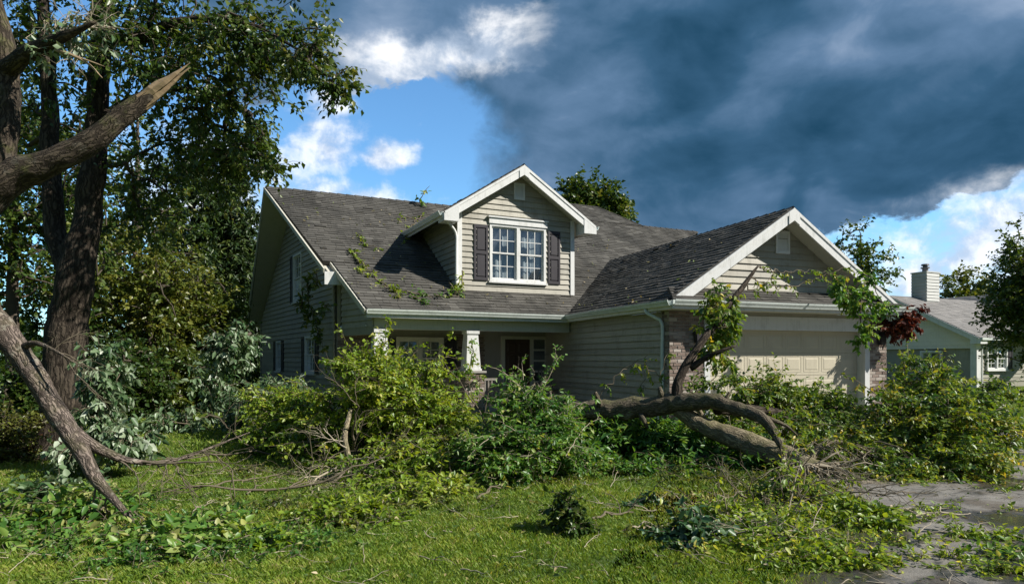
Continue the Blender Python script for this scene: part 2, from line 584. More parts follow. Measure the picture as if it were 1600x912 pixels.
def section(poly, b):
    """extent of a convex polygon at height b"""
    xs = []
    n = len(poly)
    for i in range(n):
        (a0, b0), (a1, b1) = poly[i], poly[(i + 1) % n]
        if abs(b1 - b0) < 1e-9:
            if abs(b - b0) < 1e-6:
                xs += [a0, a1]
            continue
        t = (b - b0) / (b1 - b0)
        if -1e-6 <= t <= 1 + 1e-6:
            xs.append(a0 + t * (a1 - a0))
    return (min(xs), max(xs)) if len(xs) >= 2 else None


def siding(F, poly, parent, mat, holes=(), exp=0.2, name='siding_board', seglen=3.6, joined=False, proud=0.040, top=None):
    """clapboards: one tapered board after another, each its own mesh"""
    b0 = min(p[1] for p in poly)
    b1 = max(p[1] for p in poly)
    rows = max(1, int(round((b1 - b0) / exp)))
    ex = (b1 - b0) / rows
    acc = MB()
    for r in range(rows):
        lo, hi = b0 + r * ex, b0 + (r + 1) * ex
        s0 = section(poly, lo + 1e-4)
        s1 = section(poly, hi - 1e-4)
        if s0 is None or s1 is None:
            continue
        parts = [[s0[0], s0[1], s1[0], s1[1]]]
        for (h0, k0, h1, k1) in holes:
            if k0 < (lo + hi) / 2 < k1:
                nxt = []
                for q in parts:
                    if h0 > q[0] and h0 < q[1]:
                        nxt.append([q[0], h0, q[2], min(q[3], h0)])
                    if h1 > q[0] and h1 < q[1]:
                        nxt.append([h1, q[1], max(q[2], h1), q[3]])
                    if h1 <= q[0] or h0 >= q[1]:
                        nxt.append(q)
                parts = nxt
        cuts = []
        for q in parts:
            L = q[1] - q[0]
            if L > seglen * 1.15:
                c = q[0] + L * random.uniform(0.3, 0.7)
                if q[2] < c < q[3]:
                    cuts += [[q[0], c - 0.002, q[2], c - 0.002], [c + 0.002, q[1], c + 0.002, q[3]]]
                    continue
            cuts.append(q)
        for q in cuts:
            if q[1] - q[0] < 0.02:
                continue
            w = random.uniform(-0.003, 0.003)
            w2 = random.uniform(-0.002, 0.004)
            m = MB() if not joined else acc
            m.hexa([F(q[0], lo - 0.012 + w * .5, proud + w2), F(q[1], lo - 0.012 - w * .5, proud), F(q[3], hi, 0.006), F(q[2], hi, 0.006),
                    F(q[0], lo - 0.012 + w * .5, 0.0), F(q[1], lo - 0.012 - w * .5, 0.0), F(q[3], hi, 0.0), F(q[2], hi, 0.0)])
            if not joined:
                m.build(name, mat, parent)
    if joined:
        o = acc.build(name, mat, parent)
        o['kind'] = 'stuff'


def shingles(F, poly, parent, mat, exp=0.165, tab=0.33, name='shingles', seed=0, thick=0.024):
    """courses of overlapping tabs over a convex roof face, joined: too many and too small to pick apart"""
    rg = random.Random(seed)
    b0 = min(p[1] for p in poly)
    b1 = max(p[1] for p in poly)
    rows = int((b1 - b0) / exp) + 1
    mb = MB()
    for r in range(rows):
        lo, hi = b0 + r * exp, min(b1, b0 + (r + 1) * exp)
        if hi - lo < 0.01:
            continue
        s0 = section(poly, lo + 1e-4)
        s1 = section(poly, hi - 1e-4)
        if not s0 or not s1:
            continue
        rowt = rg.uniform(-0.08, 0.08)
        A0, A1 = min(s0[0], s1[0]), max(s0[1], s1[1])
        a = A0 - rg.uniform(0, tab)
        while a < A1:
            wd = tab * rg.choice((0.55, 0.8, 1.0, 1.0, 1.3))
            a2 = a + wd
            l0, l1 = max(a, s0[0]), min(a2, s0[1])
            t0, t1 = max(a, s1[0]), min(a2, s1[1])
            a = a2
            if l1 < l0:
                l0 = l1 = min(max(l0, s0[0]), s0[1])
            if t1 < t0:
                t0 = t1 = min(max(t0, s1[0]), s1[1])
            if (l1 - l0) + (t1 - t0) < 0.02:
                continue
            g = 0.003
            drop = rg.choice((0.0, 0.0, 0.018, 0.03)) * (1 if r else 0)
            th = thick + rg.uniform(-0.004, 0.010)
            if rg.random() < 0.012:
                th += rg.uniform(0.01, 0.03)
            mb_t = min(1, max(0, rg.gauss(0.45, 0.15) + rowt))
            p = [F(l0 + g, lo - drop, th), F(l1 - g, lo - drop, th), F(t1 - g, hi, 0.006), F(t0 + g, hi, 0.006),
                 F(l0 + g, lo - drop, 0.0), F(l1 - g, lo - drop, 0.0), F(t1 - g, hi, 0.0), F(t0 + g, hi, 0.0)]
            mb.add(p, [(0, 1, 2, 3), (4, 5, 1, 0), (5, 6, 2, 1), (7, 4, 0, 3)], mb_t)
    return mb.build(name, mat, parent, kind='stuff')


def catmull(pts, rs, step):
    pts = [np.array(p, float) for p in pts]
    out, ro = [], []
    n = len(pts)
    for i in range(n - 1):
        p0 = pts[i - 1] if i else 2 * pts[0] - pts[1]
        p3 = pts[i + 2] if i + 2 < n else 2 * pts[-1] - pts[-2]
        p1, p2 = pts[i], pts[i + 1]
        m = max(1, int(np.linalg.norm(p2 - p1) / step))
        for j in range(m):
            t = j / m
            out.append(0.5 * (2 * p1 + (p2 - p0) * t + (2 * p0 - 5 * p1 + 4 * p2 - p3) * t * t + (3 * p1 - p0 - 3 * p2 + p3) * t ** 3))
            ro.append(rs[i] + (rs[i + 1] - rs[i]) * t)
    out.append(pts[-1])
    ro.append(rs[-1])
    return np.array(out), np.array(ro)


def tube(mb, pts, rs, k=10, step=0.12, rough=0.0, wob=0.0, seed=0, freq=6.0, raw=False):
    """a limb: swept rings with knots and furrows pushed in and out"""
    if raw:
        P, R = np.array(pts, float), np.array(rs, float)
    else:
        P, R = catmull(pts, rs, step)
    n = len(P)
    if wob:
        for i in range(1, n - 1):
            q = P[i] * 1.7 + seed * 3.1
            P[i] = P[i] + np.array(mnoise.noise_vector(Vector(q))) * wob * R[i]
    T = np.gradient(P, axis=0)
    T = unit(T)
    ref = np.array([0, 0, 1.0]) if abs(T[0][2]) < 0.9 else np.array([1.0, 0, 0])
    U = np.cross(T[0], ref)
    U /= np.linalg.norm(U)
    vs = []
    bk = []
    run = seed * 3.7
    for i in range(n):
        if i:
            run += float(np.linalg.norm(P[i] - P[i - 1]))
        U = U - T[i] * np.dot(U, T[i])
        U /= np.linalg.norm(U)
        Vv = np.cross(T[i], U)
        for j in range(k):
            a = 2 * math.pi * j / k
            d = U * math.cos(a) + Vv * math.sin(a)
            r = R[i]
            if rough:
                q = P[i] + d * R[i]
                r *= 1 + rough * (mnoise.noise(Vector(q * freq + seed)) + 0.6 * mnoise.noise(Vector(q * freq * 0.35 + seed + 9)))
            vs.append(P[i] + d * r)
            bk.append((math.cos(a) * R[i] + seed, math.sin(a) * R[i], run))
    fs = []
    for i in range(n - 1):
        for j in range(k):
            j2 = (j + 1) % k
            fs.append((i * k + j, i * k + j2, (i + 1) * k + j2, (i + 1) * k + j))
    fs.append(tuple(range(k - 1, -1, -1)))
    fs.append(tuple((n - 1) * k + j for j in range(k)))
    mb.add(vs, fs, None, bk)


def edge_tubes(P0, P1, R0, R1, k=4, jit=0.08, rng=RNG):
    """many short bent twigs at once"""
    n = len(P0)
    d = P1 - P0
    L = np.linalg.norm(d, axis=1, keepdims=True)
    t = unit(d)
    ref = np.where(np.abs(t[:, 2:3]) < 0.9, np.array([[0, 0, 1.0]]), np.array([[1.0, 0, 0]]))
    u = unit(np.cross(t, ref))
    v = np.cross(t, u)
    mid = (P0 + P1) / 2 + rng.normal(0, 1, (n, 3)) * L * jit
    rings = []
    for c, r in ((P0, R0), (mid, (R0 + R1) / 2), (P1, R1)):
        for j in range(k):
            a = 2 * math.pi * j / k
            rings.append(c + (u * math.cos(a) + v * math.sin(a)) * r[:, None])
    V = np.stack(rings, axis=1).reshape(-1, 3)
    base = np.arange(n)[:, None] * (3 * k)
    F = []
    for s in range(2):
        for j in range(k):
            j2 = (j + 1) % k
            F.append(base + np.array([[s * k + j, s * k + j2, (s + 1) * k + j2, (s + 1) * k + j]]))
    return V, np.concatenate(F)


def leaf_mesh(P, Dr, N, l, w, tint, rng, big=False, curl=0.25):
    """folded leaves; big ones have six outline points"""
    n = len(P)
    Dr = unit(Dr)
    N = unit(N - Dr * np.sum(N * Dr, axis=1, keepdims=True))
    S = np.cross(Dr, N)
    l = l[:, None]
    w = w[:, None]
    if big:
        cv = -N * l * curl * rng.uniform(0.2, 1.2, (n, 1))
        pts = [P, P + Dr * l * .30 + S * w * .50 + N * w * .12, P + Dr * l * .66 + S * w * .36 + N * w * .08 + cv * .4,
               P + Dr * l + cv, P + Dr * l * .66 - S * w * .36 + N * w * .08 + cv * .4, P + Dr * l * .30 - S * w * .50 + N * w * .12]
        m = 6
        fq = np.array([[0, 1, 2, 3], [0, 3, 4, 5]])
    else:
        pts = [P, P + Dr * l * .42 + S * w * .5 + N * w * .14, P + Dr * l - N * l * curl * .5, P + Dr * l * .42 - S * w * .5 + N * w * .14]
        m = 4
        fq = np.array([[0, 1, 2], [0, 2, 3]])
    V = np.stack(pts, axis=1).reshape(-1, 3)
    F = (np.arange(n)[:, None, None] * m + fq[None]).reshape(-1, fq.shape[1])
    return V, F, np.repeat(tint, m)


LEAF_SHAPES = {}


def leaf_objects(parent, mat, P, Dr, N, l, w, tint, rng):
    """leaves large enough to pick apart: objects that share a few meshes"""
    key = mat.name
    if key not in LEAF_SHAPES:
        shp = []
        for i in range(10):
            V, F, T = leaf_mesh(np.zeros((1, 3)), np.array([[0, 1.0, 0]]), np.array([[0, 0, 1.0]]), np.array([1.0]), np.array([rng.uniform(.42, .6)]), np.array([(i + .5) / 10]), rng, True, rng.uniform(.1, .4))
            o = np_mesh('leaf', V, [F], mat, None, None, T)
            shp.append(o.data)
            bpy.data.objects.remove(o)
        LEAF_SHAPES[key] = shp
    off = parent.location
    for i in range(len(P)):
        d = unit(Dr[i])
        n = unit(N[i] - d * np.dot(N[i], d))
        s = np.cross(d, n)
        o = link(bpy.data.objects.new('leaf', LEAF_SHAPES[key][min(9, int(tint[i] * 10))]))
        L = float(l[i])
        m = Matrix(((s[0] * L, d[0] * L, n[0] * L, P[i][0] - off.x), (s[1] * L, d[1] * L, n[1] * L, P[i][1] - off.y), (s[2] * L, d[2] * L, n[2] * L, P[i][2] - off.z), (0, 0, 0, 1)))
        o.parent = parent
        o.matrix_local = m


class Foliage:
    """collects leaves and twigs of one plant"""
    def __init__(s, seed):
        s.rng = np.random.default_rng(seed)
        s.LV, s.LF, s.LT, s.TV, s.TF = [], [], [], [], []
        s.nv = 0
        s.tv = 0
        s.pick = 0
        s.single = []

    def leaves(s, V, F, T):
        s.LV.append(V)
        s.LF.append(F + s.nv)
        s.LT.append(T)
        s.nv += len(V)

    def twigs(s, V, F):
        s.TV.append(V)
        s.TF.append(F + s.tv)
        s.tv += len(V)

    def spray(s, C, O, k=4, Lt=0.35, m=7, l=0.09, w=0.05, droop=0.25, big=False, tint=0.5, tvar=0.16, cvar=0.12, twig_r=0.004,
              zmin=0.02, upbias=0.7, twigs=True, lvar=0.35, flat=1.0):
        r = s.rng
        n = len(C)
        if n == 0:
            return
        O = unit(O)
        td = np.repeat(O, k, axis=0) * 0.7 + r.normal(0, 0.75, (n * k, 3))
        td[:, 2] = td[:, 2] * flat - droop
        td = unit(td)
        c = np.repeat(C, k, axis=0)
        LL = Lt * r.uniform(0.5, 1.25, n * k)
        tip = c + td * LL[:, None]
        tip[:, 2] = np.maximum(tip[:, 2], zmin)
        td = unit(tip - c)
        if twigs:
            V, F = edge_tubes(c, tip, np.full(n * k, twig_r), np.full(n * k, twig_r * .4), 3, 0.06, r)
            s.twigs(V, F)
        ct = tint + r.normal(0, cvar, n)
        ct = np.repeat(np.repeat(ct, k), m)
        tt = np.tile((np.arange(m) + 0.6) / m, n * k) + r.uniform(-.06, .06, n * k * m)
        P = np.repeat(c, m, axis=0) + np.repeat(td, m, axis=0) * (tt * np.repeat(LL, m))[:, None]
        side = unit(np.cross(np.repeat(td, m, axis=0), r.normal(0, 1, (n * k * m, 3)) * .6 + np.array([0, 0, 1.0])))
        sg = np.where((np.arange(n * k * m) % 2) == 0, 1.0, -1.0)[:, None]
        Dr = np.repeat(td, m, axis=0) * 0.6 + side * sg * 0.9 + r.normal(0, .35, (n * k * m, 3))
        Dr[:, 2] -= droop * 1.2
        Nn = np.array([0, 0, upbias]) + r.normal(0, 0.55, (n * k * m, 3))
        ll = l * r.uniform(1 - lvar, 1 + lvar, n * k * m)
        P[:, 2] = np.maximum(P[:, 2], zmin)
        if s.pick:
            tl = np.clip(ct + r.normal(0, tvar, len(ll)), 0, .999)
            order = np.argsort(np.linalg.norm(P - np.array([0, 0, EYE]), axis=1) - 6 * ll)
            near = order[:s.pick]
            s.single.append((P[near], Dr[near], Nn[near], ll[near] * 1.1, ll[near], tl[near]))
            rest = order[s.pick:]
            P, Dr, Nn, ll, ct = P[rest], Dr[rest], Nn[rest], ll[rest], ct[rest]
        V, F, T = leaf_mesh(P, Dr, Nn, ll, ll * (w / l) * r.uniform(.8, 1.2, len(ll)), np.clip(ct + r.normal(0, tvar, len(ll)), 0, 1), r, big)
        V[:, 2] = np.maximum(V[:, 2], 0.008)
        s.leaves(V, F, T)

    def build(s, parent, leafm, twigm, leaf_name='leaves', twig_name='twigs'):
        for q in s.single:
            leaf_objects(parent, leafm, *q, s.rng)
        if s.LV:
            np_mesh(leaf_name, np.concatenate(s.LV), [np.concatenate(s.LF)], leafm, parent, 'stuff', np.concatenate(s.LT))
        if s.TV:
            np_mesh(twig_name, np.concatenate(s.TV), [np.concatenate(s.TF)], twigm, parent, 'stuff')


def skeleton(roots, root_r, C, rng, step=0.4, rmin=0.006, sag=0.0, power=0.5, rmax=0.2):
    """join every leaf cluster to the nearest limb; thickness follows what hangs on it"""
    nodes = [np.array(p, float) for p in roots]
    par = [-1] * len(nodes)
    arr = np.zeros((len(nodes) + len(C) * 8 + 10, 3))
    arr[:len(nodes)] = nodes
    n = len(nodes)
    R = np.array(nodes)
    dr = np.array([np.min(np.linalg.norm(R - c, axis=1)) for c in C])
    for i in np.argsort(dr):
        c = C[i]
        dd = np.linalg.norm(arr[:n] - c, axis=1)
        j = int(np.argmin(dd))
        L = dd[j]
        m = min(6, max(1, int(L / step)))
        p0 = arr[j].copy()
        prev = j
        for q in range(1, m + 1):
            t = q / m
            p = p0 + (c - p0) * t
            if q < m:
                p = p + rng.normal(0, 0.07 * L / m + 0.01, 3)
                p[2] += 4 * t * (1 - t) * sag * L
            arr[n] = p
            par.append(prev)
            prev = n
            n += 1
    nr = len(roots)
    cnt = np.ones(n)
    for i in range(n - 1, nr - 1, -1):
        cnt[par[i]] += cnt[i]
    rr = np.minimum(rmin * cnt ** power, rmax)
    idx = np.arange(nr, n)
    pa = np.array([par[i] for i in idx], int) if len(idx) else np.zeros(0, int)
    R1 = rr[idx]
    R0 = np.minimum(np.where(pa < nr, R1 * 1.15, rr[pa]), R1 * 1.5)
    return arr[pa], arr[idx], R0, R1


def blob_points(blobs, rng, shell=0.35):
    """blobs: (centre, (right, depth, up) radii, count)"""
    out, og = [], []
    for c, (ra, rb, rc), n in blobs:
        d = unit(rng.normal(0, 1, (n, 3)))
        r = rng.uniform(0, 1, n) ** shell
        # lobes so that the outline is uneven
        ph = rng.uniform(0, 6.28, 3)
        lob = 1 + 0.30 * np.sin(3.1 * np.arctan2(d[:, 1], d[:, 0]) + ph[0]) * np.cos(2.3 * d[:, 2] * 2 + ph[1]) + rng.normal(0, 0.07, n)
        q = d * (r * lob)[:, None]
        p = np.array(c) + CR * (q[:, 0:1] * ra) + CD * (q[:, 1:2] * rb) + np.array([0, 0, 1.0]) * (q[:, 2:3] * rc)
        out.append(p)
        og.append(CR * d[:, 0:1] + CD * d[:, 1:2] + np.array([0, 0, 1.0]) * d[:, 2:3])
    return np.concatenate(out), np.concatenate(og)


def polyline_nodes(pts, step=0.25):
    P, _ = catmull(pts, [0] * len(pts), step)
    return list(P)

# ================================================================== SETTING
def lawn_material():
    m, n = new_mat('lawn_turf')
    co = objco(n)
    a = n.noise(co, 0.55, 5, 0.6)
    b = n.noise(co, 5.0, 6, 0.65)
    c = n.noise(co, 55, 4, 0.7)
    col = n.mix(n.sstep(0.35, 0.7, b), (0.075, 0.125, 0.014), (0.155, 0.205, 0.026))
    col = n.mix(n.m('MULTIPLY', n.sstep(0.52, 0.72, a), 0.6), col, (0.13, 0.12, 0.035))
    col = n.mix(n.m('MULTIPLY', n.sstep(0.5, 0.75, c), 0.6), col, (0.03, 0.035, 0.012))
    return finish(m, n, princ(n, col, 0.9, 0.15, bump(n, c, 1.0, 0.05)))


def concrete_material():
    m, n = new_mat('wet_driveway_concrete')
    co = objco(n)
    a = n.noise(n.scale_vec(co, (0.45, 0.8, 1)), 0.9, 5, 0.6, 0.4)
    b = n.noise(co, 3.0, 6, 0.7)
    c = n.noise(co, 70, 4, 0.65)
    wet = n.sstep(0.44, 0.53, n.m('ADD', a, n.m('MULTIPLY', n.m('SUBTRACT', b, 0.5), 0.22)))
    pud = n.sstep(0.53, 0.57, n.m('ADD', a, n.m('MULTIPLY', n.m('SUBTRACT', b, 0.5), 0.12)))
    dry = n.mix(n.sstep(0.35, 0.7, b), (0.15, 0.138, 0.12), (0.25, 0.23, 0.20))
    dry = n.mix(n.m('MULTIPLY', n.sstep(0.5, 0.72, c), 0.5), dry, (0.11, 0.10, 0.085))
    ck = n.n('ShaderNodeTexVoronoi', feature='DISTANCE_TO_EDGE')
    wv = n.n('ShaderNodeVectorMath', operation='ADD')
    nzz = n.n('ShaderNodeTexNoise')
    n.put(nzz.inputs['Vector'], co)
    nzz.inputs['Scale'].default_value = 1.6
    nzz.inputs['Detail'].default_value = 6
    n.t.links.new(co, wv.inputs[0])
    n.t.links.new(nzz.outputs['Color'], wv.inputs[1])
    n.put(ck.inputs['Vector'], wv.outputs[0])
    ck.inputs['Scale'].default_value = 0.42
    crack = n.m('SUBTRACT', 1.0, n.sstep(0.001, 0.007, ck.outputs['Distance']))
    dry = n.mix(n.m('MULTIPLY', crack, 0.85), dry, (0.03, 0.027, 0.02))
    col = n.mix(wet, dry, (0.046, 0.043, 0.040))
    dirt = n.noise(co, 1.6, 6, 0.7)
    col = n.mix(n.m('MULTIPLY', n.sstep(0.48, 0.64, dirt), 0.7), col, (0.075, 0.055, 0.033))
    rough = n.m('SUBTRACT', 0.85, n.m('ADD', n.m('MULTIPLY', wet, 0.50), n.m('MULTIPLY', pud, 0.31)))
    h = n.m('MULTIPLY', n.m('ADD', c, n.m('MULTIPLY', b, 0.6)), n.m('SUBTRACT', 1.0, n.m('MULTIPLY', pud, 0.95)))
    return finish(m, n, princ(n, col, rough, 0.5, bump(n, h, 0.6, 0.012)))


M['lawn'] = lawn_material()
M['concrete'] = concrete_material()

# one sheet to the horizon, finer where the photograph is taken
xs = np.concatenate([[-1500, -400, -120, -50, -30], np.arange(-20, 45, 0.8), [55, 80, 160, 420, 1500]])
ys = np.concatenate([[-1500, -300, -60, -20], np.arange(-6, 40, 0.8), [50, 80, 160, 420, 1800]])
GX, GY = np.meshgrid(xs, ys)


def ground_h(x, y):
    return 0.0


V = np.stack([GX.ravel(), GY.ravel(), np.zeros(GX.size)], axis=1)
nx, ny = len(xs), len(ys)
ii = (np.arange(ny - 1)[:, None] * nx + np.arange(nx - 1)[None]).ravel()
lawn = np_mesh('lawn', V, [np.stack([ii, ii + 1, ii + 1 + nx, ii + nx], axis=1)], M['lawn'])
lawn['kind'] = 'structure'

DRIVE = [(9.75, 11.6), (9.3, 9.6), (8.3, 7.4), (7.3, 5.9), (6.4, 4.95), (5.3, 4.1), (4.35, 3.55), (3.3, 3.1), (1.9, 2.7), (0.5, 1.6), (-1, -1),
         (4, -14), (14, -14), (24, -2), (30, 6.0), (24, 7.2), (19, 8.1), (17.4, 8.6), (16.7, 9.4), (16.45, 10.9)]


def in_poly(x, y, poly=DRIVE):
    c = np.zeros(np.shape(x), bool)
    n = len(poly)
    for i in range(n):
        x0, y0 = poly[i]
        x1, y1 = poly[(i + 1) % n]
        if y0 == y1:
            continue
        cond = ((y0 > y) != (y1 > y)) & (x < (x1 - x0) * (y - y0) / (y1 - y0) + x0)
        c ^= cond
    return c


# ragged edge where the turf creeps over the slab
dp = []
for i in range(len(DRIVE)):
    a, b = np.array(DRIVE[i]), np.array(DRIVE[(i + 1) % len(DRIVE)])
    L = np.linalg.norm(b - a)
    m_ = max(1, int(L / 0.25)) if L < 6 else 4
    nrm = np.array([-(b - a)[1], (b - a)[0]]) / L
    for j in range(m_):
        p = a + (b - a) * j / m_
        q = mnoise.noise(Vector((p[0] * 1.3, p[1] * 1.3, 0))) * 0.16 + mnoise.noise(Vector((p[0] * 5, p[1] * 5, 3))) * 0.05
        dp.append(p + nrm * q)
bm = bmesh.new()
vs_ = [bm.verts.new((p[0], p[1], 0.006)) for p in dp]
f_ = bm.faces.new(vs_)
if f_.normal.z < 0:
    f_.normal_flip()
bmesh.ops.triangulate(bm, faces=[f_])
me = bpy.data.meshes.new('driveway')
bm.to_mesh(me)
bm.free()
me.materials.append(M['concrete'])
drive = link(bpy.data.objects.new('driveway', me))
drive['kind'] = 'structure'

# ================================================================== HOUSE
HL = (9.0, 18.0, 0.0)
house = thing('house', 'storm damaged tan house with dormer, porch and attached two car garage', 'house', HL)

EAVE = 2.78
RIDGE = (24.0, 7.33)                # y, height
SL = (RIDGE[1] - EAVE) / (24.0 - 17.0)
UP = np.array([0, 0, 1.0])


def roof_z(y):
    return EAVE + (y - 17.0) * SL


# ---- main front slope
vlen = math.hypot(7.0, RIDGE[1] - EAVE)
FR = frame((0, 17.0, EAVE), (1, 0, 0), (0, 7.0, RIDGE[1] - EAVE))


def fv(y):
    return (y - 17.0) / 7.0 * vlen


edge_x = lambda y: 3.98 + (2.17 - 3.98) * (y - 17.0) / 7.0      # left rake line
YN = 19.25                                                       # notch where the porch roof steps in
main_upper = [(edge_x(YN) - 0.12, fv(YN)), (15.5, fv(YN)), (20.9, vlen), (2.17, vlen)]
porch_part = [(3.98, 0), (12.0, 0), (15.5, fv(YN)), (edge_x(YN) + 0.12, fv(YN))]
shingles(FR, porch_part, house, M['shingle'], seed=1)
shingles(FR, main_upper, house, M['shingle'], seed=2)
deck = MB()
deck.prism(FR, porch_part, -0.10, -0.002)
deck.prism(FR, main_upper, -0.10, -0.002)
# rear slope
BX = 2.05
BK = frame((0, 30.4, EAVE + 0.25), (-1, 0, 0), (0, -6.4, RIDGE[1] - EAVE - 0.25))
blen = math.hypot(6.4, RIDGE[1] - EAVE - 0.25)
deck.prism(BK, [(-20.9, 0), (-BX, 0), (-2.17, blen), (-20.9, blen)], -0.10, 0.012)
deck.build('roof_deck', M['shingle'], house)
cap = MB()
for i in range(62):
    x0 = 2.17 + i * 0.302
    FRx = lambda a, b, c: np.array([a, 24.0 + b, RIDGE[1] + c])
    z = random.uniform(0, 0.006)
    cap.add([FRx(x0, -.13, -.06 + z), FRx(x0 + .30, -.13, -.075 + z), FRx(x0 + .30, 0, .02 + z), FRx(x0, 0, .04 + z), FRx(x0, .13, -.06 + z), FRx(x0 + .30, .13, -.075 + z)],
            [(0, 1, 2, 3), (3, 2, 5, 4)], random.gauss(0.3, 0.12))
cap.build('ridge_cap', M['shingle'], house, kind='stuff')

# ---- raised hip behind the ridge
hx0, hx1 = 11.4, 17.8
hz, hy = 8.3, 24.0 + (8.3 - RIDGE[1]) / SL
up_l = math.hypot(hy - 24.0, hz - RIDGE[1])
HF = frame((0, 23.9, roof_z(23.9) + 0.03), (1, 0, 0), (0, 7.0, RIDGE[1] - EAVE))
hp = [(hx0, 0), (hx1, 0), (hx1 - 1.35, up_l + .1), (hx0 + 0.6, up_l + .1)]
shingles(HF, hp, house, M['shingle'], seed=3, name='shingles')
hd = MB()
p = [HF(*hp[0]), HF(*hp[1]), HF(*hp[2]), HF(*hp[3])]
q0, q1 = np.array([hx1, 26.6, roof_z(23.9)]), np.array([hx0, 26.6, roof_z(23.9)])
hd.add(p + [q0, q1], [(0, 1, 2, 3), (1, 4, 2), (4, 5, 3, 2), (5, 0, 3)])
hd.build('hip_roof', M['shingle'], house)
# ridge trim of the hip
hc = MB()
for a, b in ((p[3], p[2]), (p[2], p[1])):
    n_ = int(np.linalg.norm(b - a) / .3)
    for i in range(n_):
        s0, s1 = a + (b - a) * i / n_, a + (b - a) * (i + 1) / n_
        hc.add([s0 + [0, -.10, -.02], s1 + [0, -.10, -.03], s1 + [0, 0, .035], s0 + [0, 0, .045], s0 + [.06, .10, -.02], s1 + [.06, .10, -.03]],
               [(0, 1, 2, 3), (3, 2, 5, 4)], random.gauss(0.3, 0.1))
hc.build('hip_cap', M['shingle'], house, kind='stuff')


def rake(P0, P1, name, parent, inward, h=0.19, t=0.035, drop=0.02, mat='white', ext0=0.0, ext1=0.0):
    """a fascia board along a roof edge, with a shingle mould above it"""
    P0, P1 = np.array(P0, float), np.array(P1, float)
    d = P1 - P0
    L = np.linalg.norm(d)
    F = frame(P0, d, UP)
    sgn = 1.0 if np.dot(F.n, inward) < 0 else -1.0     # outward side
    mb = MB()
    c0, c1 = sorted((0.0, sgn * t))
    mb.box(F, -ext0, L + ext1, -h - drop, -drop, c0, c1)
    c0, c1 = sorted((sgn * (t + 0.001), sgn * (t + 0.02)))
    mb.box(F, -ext0, L + ext1, -0.065 - drop, -drop + 0.004, c0, c1)
    mb.build(name, M[mat], parent)


INX = np.array([1.0, 0, 0])
# left rakes: darker colour stands in for the shade on this side
rake((3.98, 17.0, EAVE), (edge_x(YN) + .12, YN, roof_z(YN)), 'rake_board', house, INX, h=.15, mat='soffit')
rake((edge_x(YN) - .12, YN - 0.35, roof_z(YN - .35)), (2.17, 24.0, RIDGE[1]), 'rake_board', house, INX, h=.13, mat='soffit')
rake((2.17, 24.0, RIDGE[1]), (BX, 30.4, EAVE + .25), 'rake_board', house, INX, h=.13, mat='soffit')
# main left gable wall, set in under the eaves
W1 = np.array([3.62, 19.3])
W2 = np.array([2.56, 29.9])
wd = (W1 - W2) / np.linalg.norm(W1 - W2)
GW = frame((W2[0], W2[1], 0), (wd[0], wd[1], 0))
gl = np.linalg.norm(W1 - W2)


def gA(y):
    return (29.9 - y) / (29.9 - 19.3) * gl


zf = roof_z(19.3) - 0.14
gpoly = [(0, 0.25), (gl, 0.25), (gl, zf), (gA(24.0), RIDGE[1] - 0.16), (0, EAVE + .30)]
wins = [(gA(26.9), 1.05, gA(26.05), 2.15), (gA(22.55), 1.05, gA(21.35), 2.2), (gA(24.15), 3.45, gA(23.05), 5.05)]
holes = [(a - 0.02, b - 0.02, c + 0.02, d + 0.02) for a, b, c, d in wins]
siding(GW, gpoly, house, M['siding_grey'], holes, exp=0.165, seglen=6)
wb = MB()
wb.prism(GW, gpoly, -0.16, -0.06)
wb.box(GW, 0, gl, 0.0, 0.25, -0.16, -0.005)
wb.build('gable_wall', M['siding_grey'], house)
# soffits under the left rakes
sf = MB()
for (y0, z0), (y1, z1) in (((30.4, EAVE + .25), (24.0, RIDGE[1])), ((24.0, RIDGE[1]), (18.95, roof_z(18.95)))):
    o0 = np.array([(BX if y0 > 27 else 2.17) + .03, y0, z0 - .19])
    o1 = np.array([(2.17 if y1 > 20 else edge_x(y1) - .09), y1, z1 - .19])
    i0 = np.array([2.62 + (0.35 if y0 < 25 else 0), y0, z0 - .19])
    i1 = np.array([3.15 if y1 > 20 else 3.75, y1, z1 - .19])
    if y0 > 27:
        i0[0] = 2.75
    sf.add([o0, i0, i1, o1, o0 + [0, 0, .03], i0 + [0, 0, .03], i1 + [0, 0, .03], o1 + [0, 0, .03]],
           [(0, 1, 2, 3), (7, 6, 5, 4), (0, 4, 5, 1), (1, 5, 6, 2), (2, 6, 7, 3), (3, 7, 4, 0)])
sf.build('gable_soffit', M['soffit'], house)
# corner boards
cb = MB()
cb.box(GW, gl - 0.10, gl + 0.02, 0.2, zf - .02, 0.041, 0.060)
cb.build('corner_board', M['siding_grey'], house)
cb = MB()
cb.box(GW, -0.02, 0.10, 0.2, EAVE + .25, 0.041, 0.060)
cb.build('corner_board', M['siding_grey'], house)
# eave return at the notch
er = MB()
er.box(lambda a, b, c: np.array([edge_x(YN) - .12 + a, 18.85 + b, roof_z(18.9) - .46 + c]), -0.03, 0.42, 0, 0.06, 0, 0.36)
er.build('eave_return', M['white'], house)


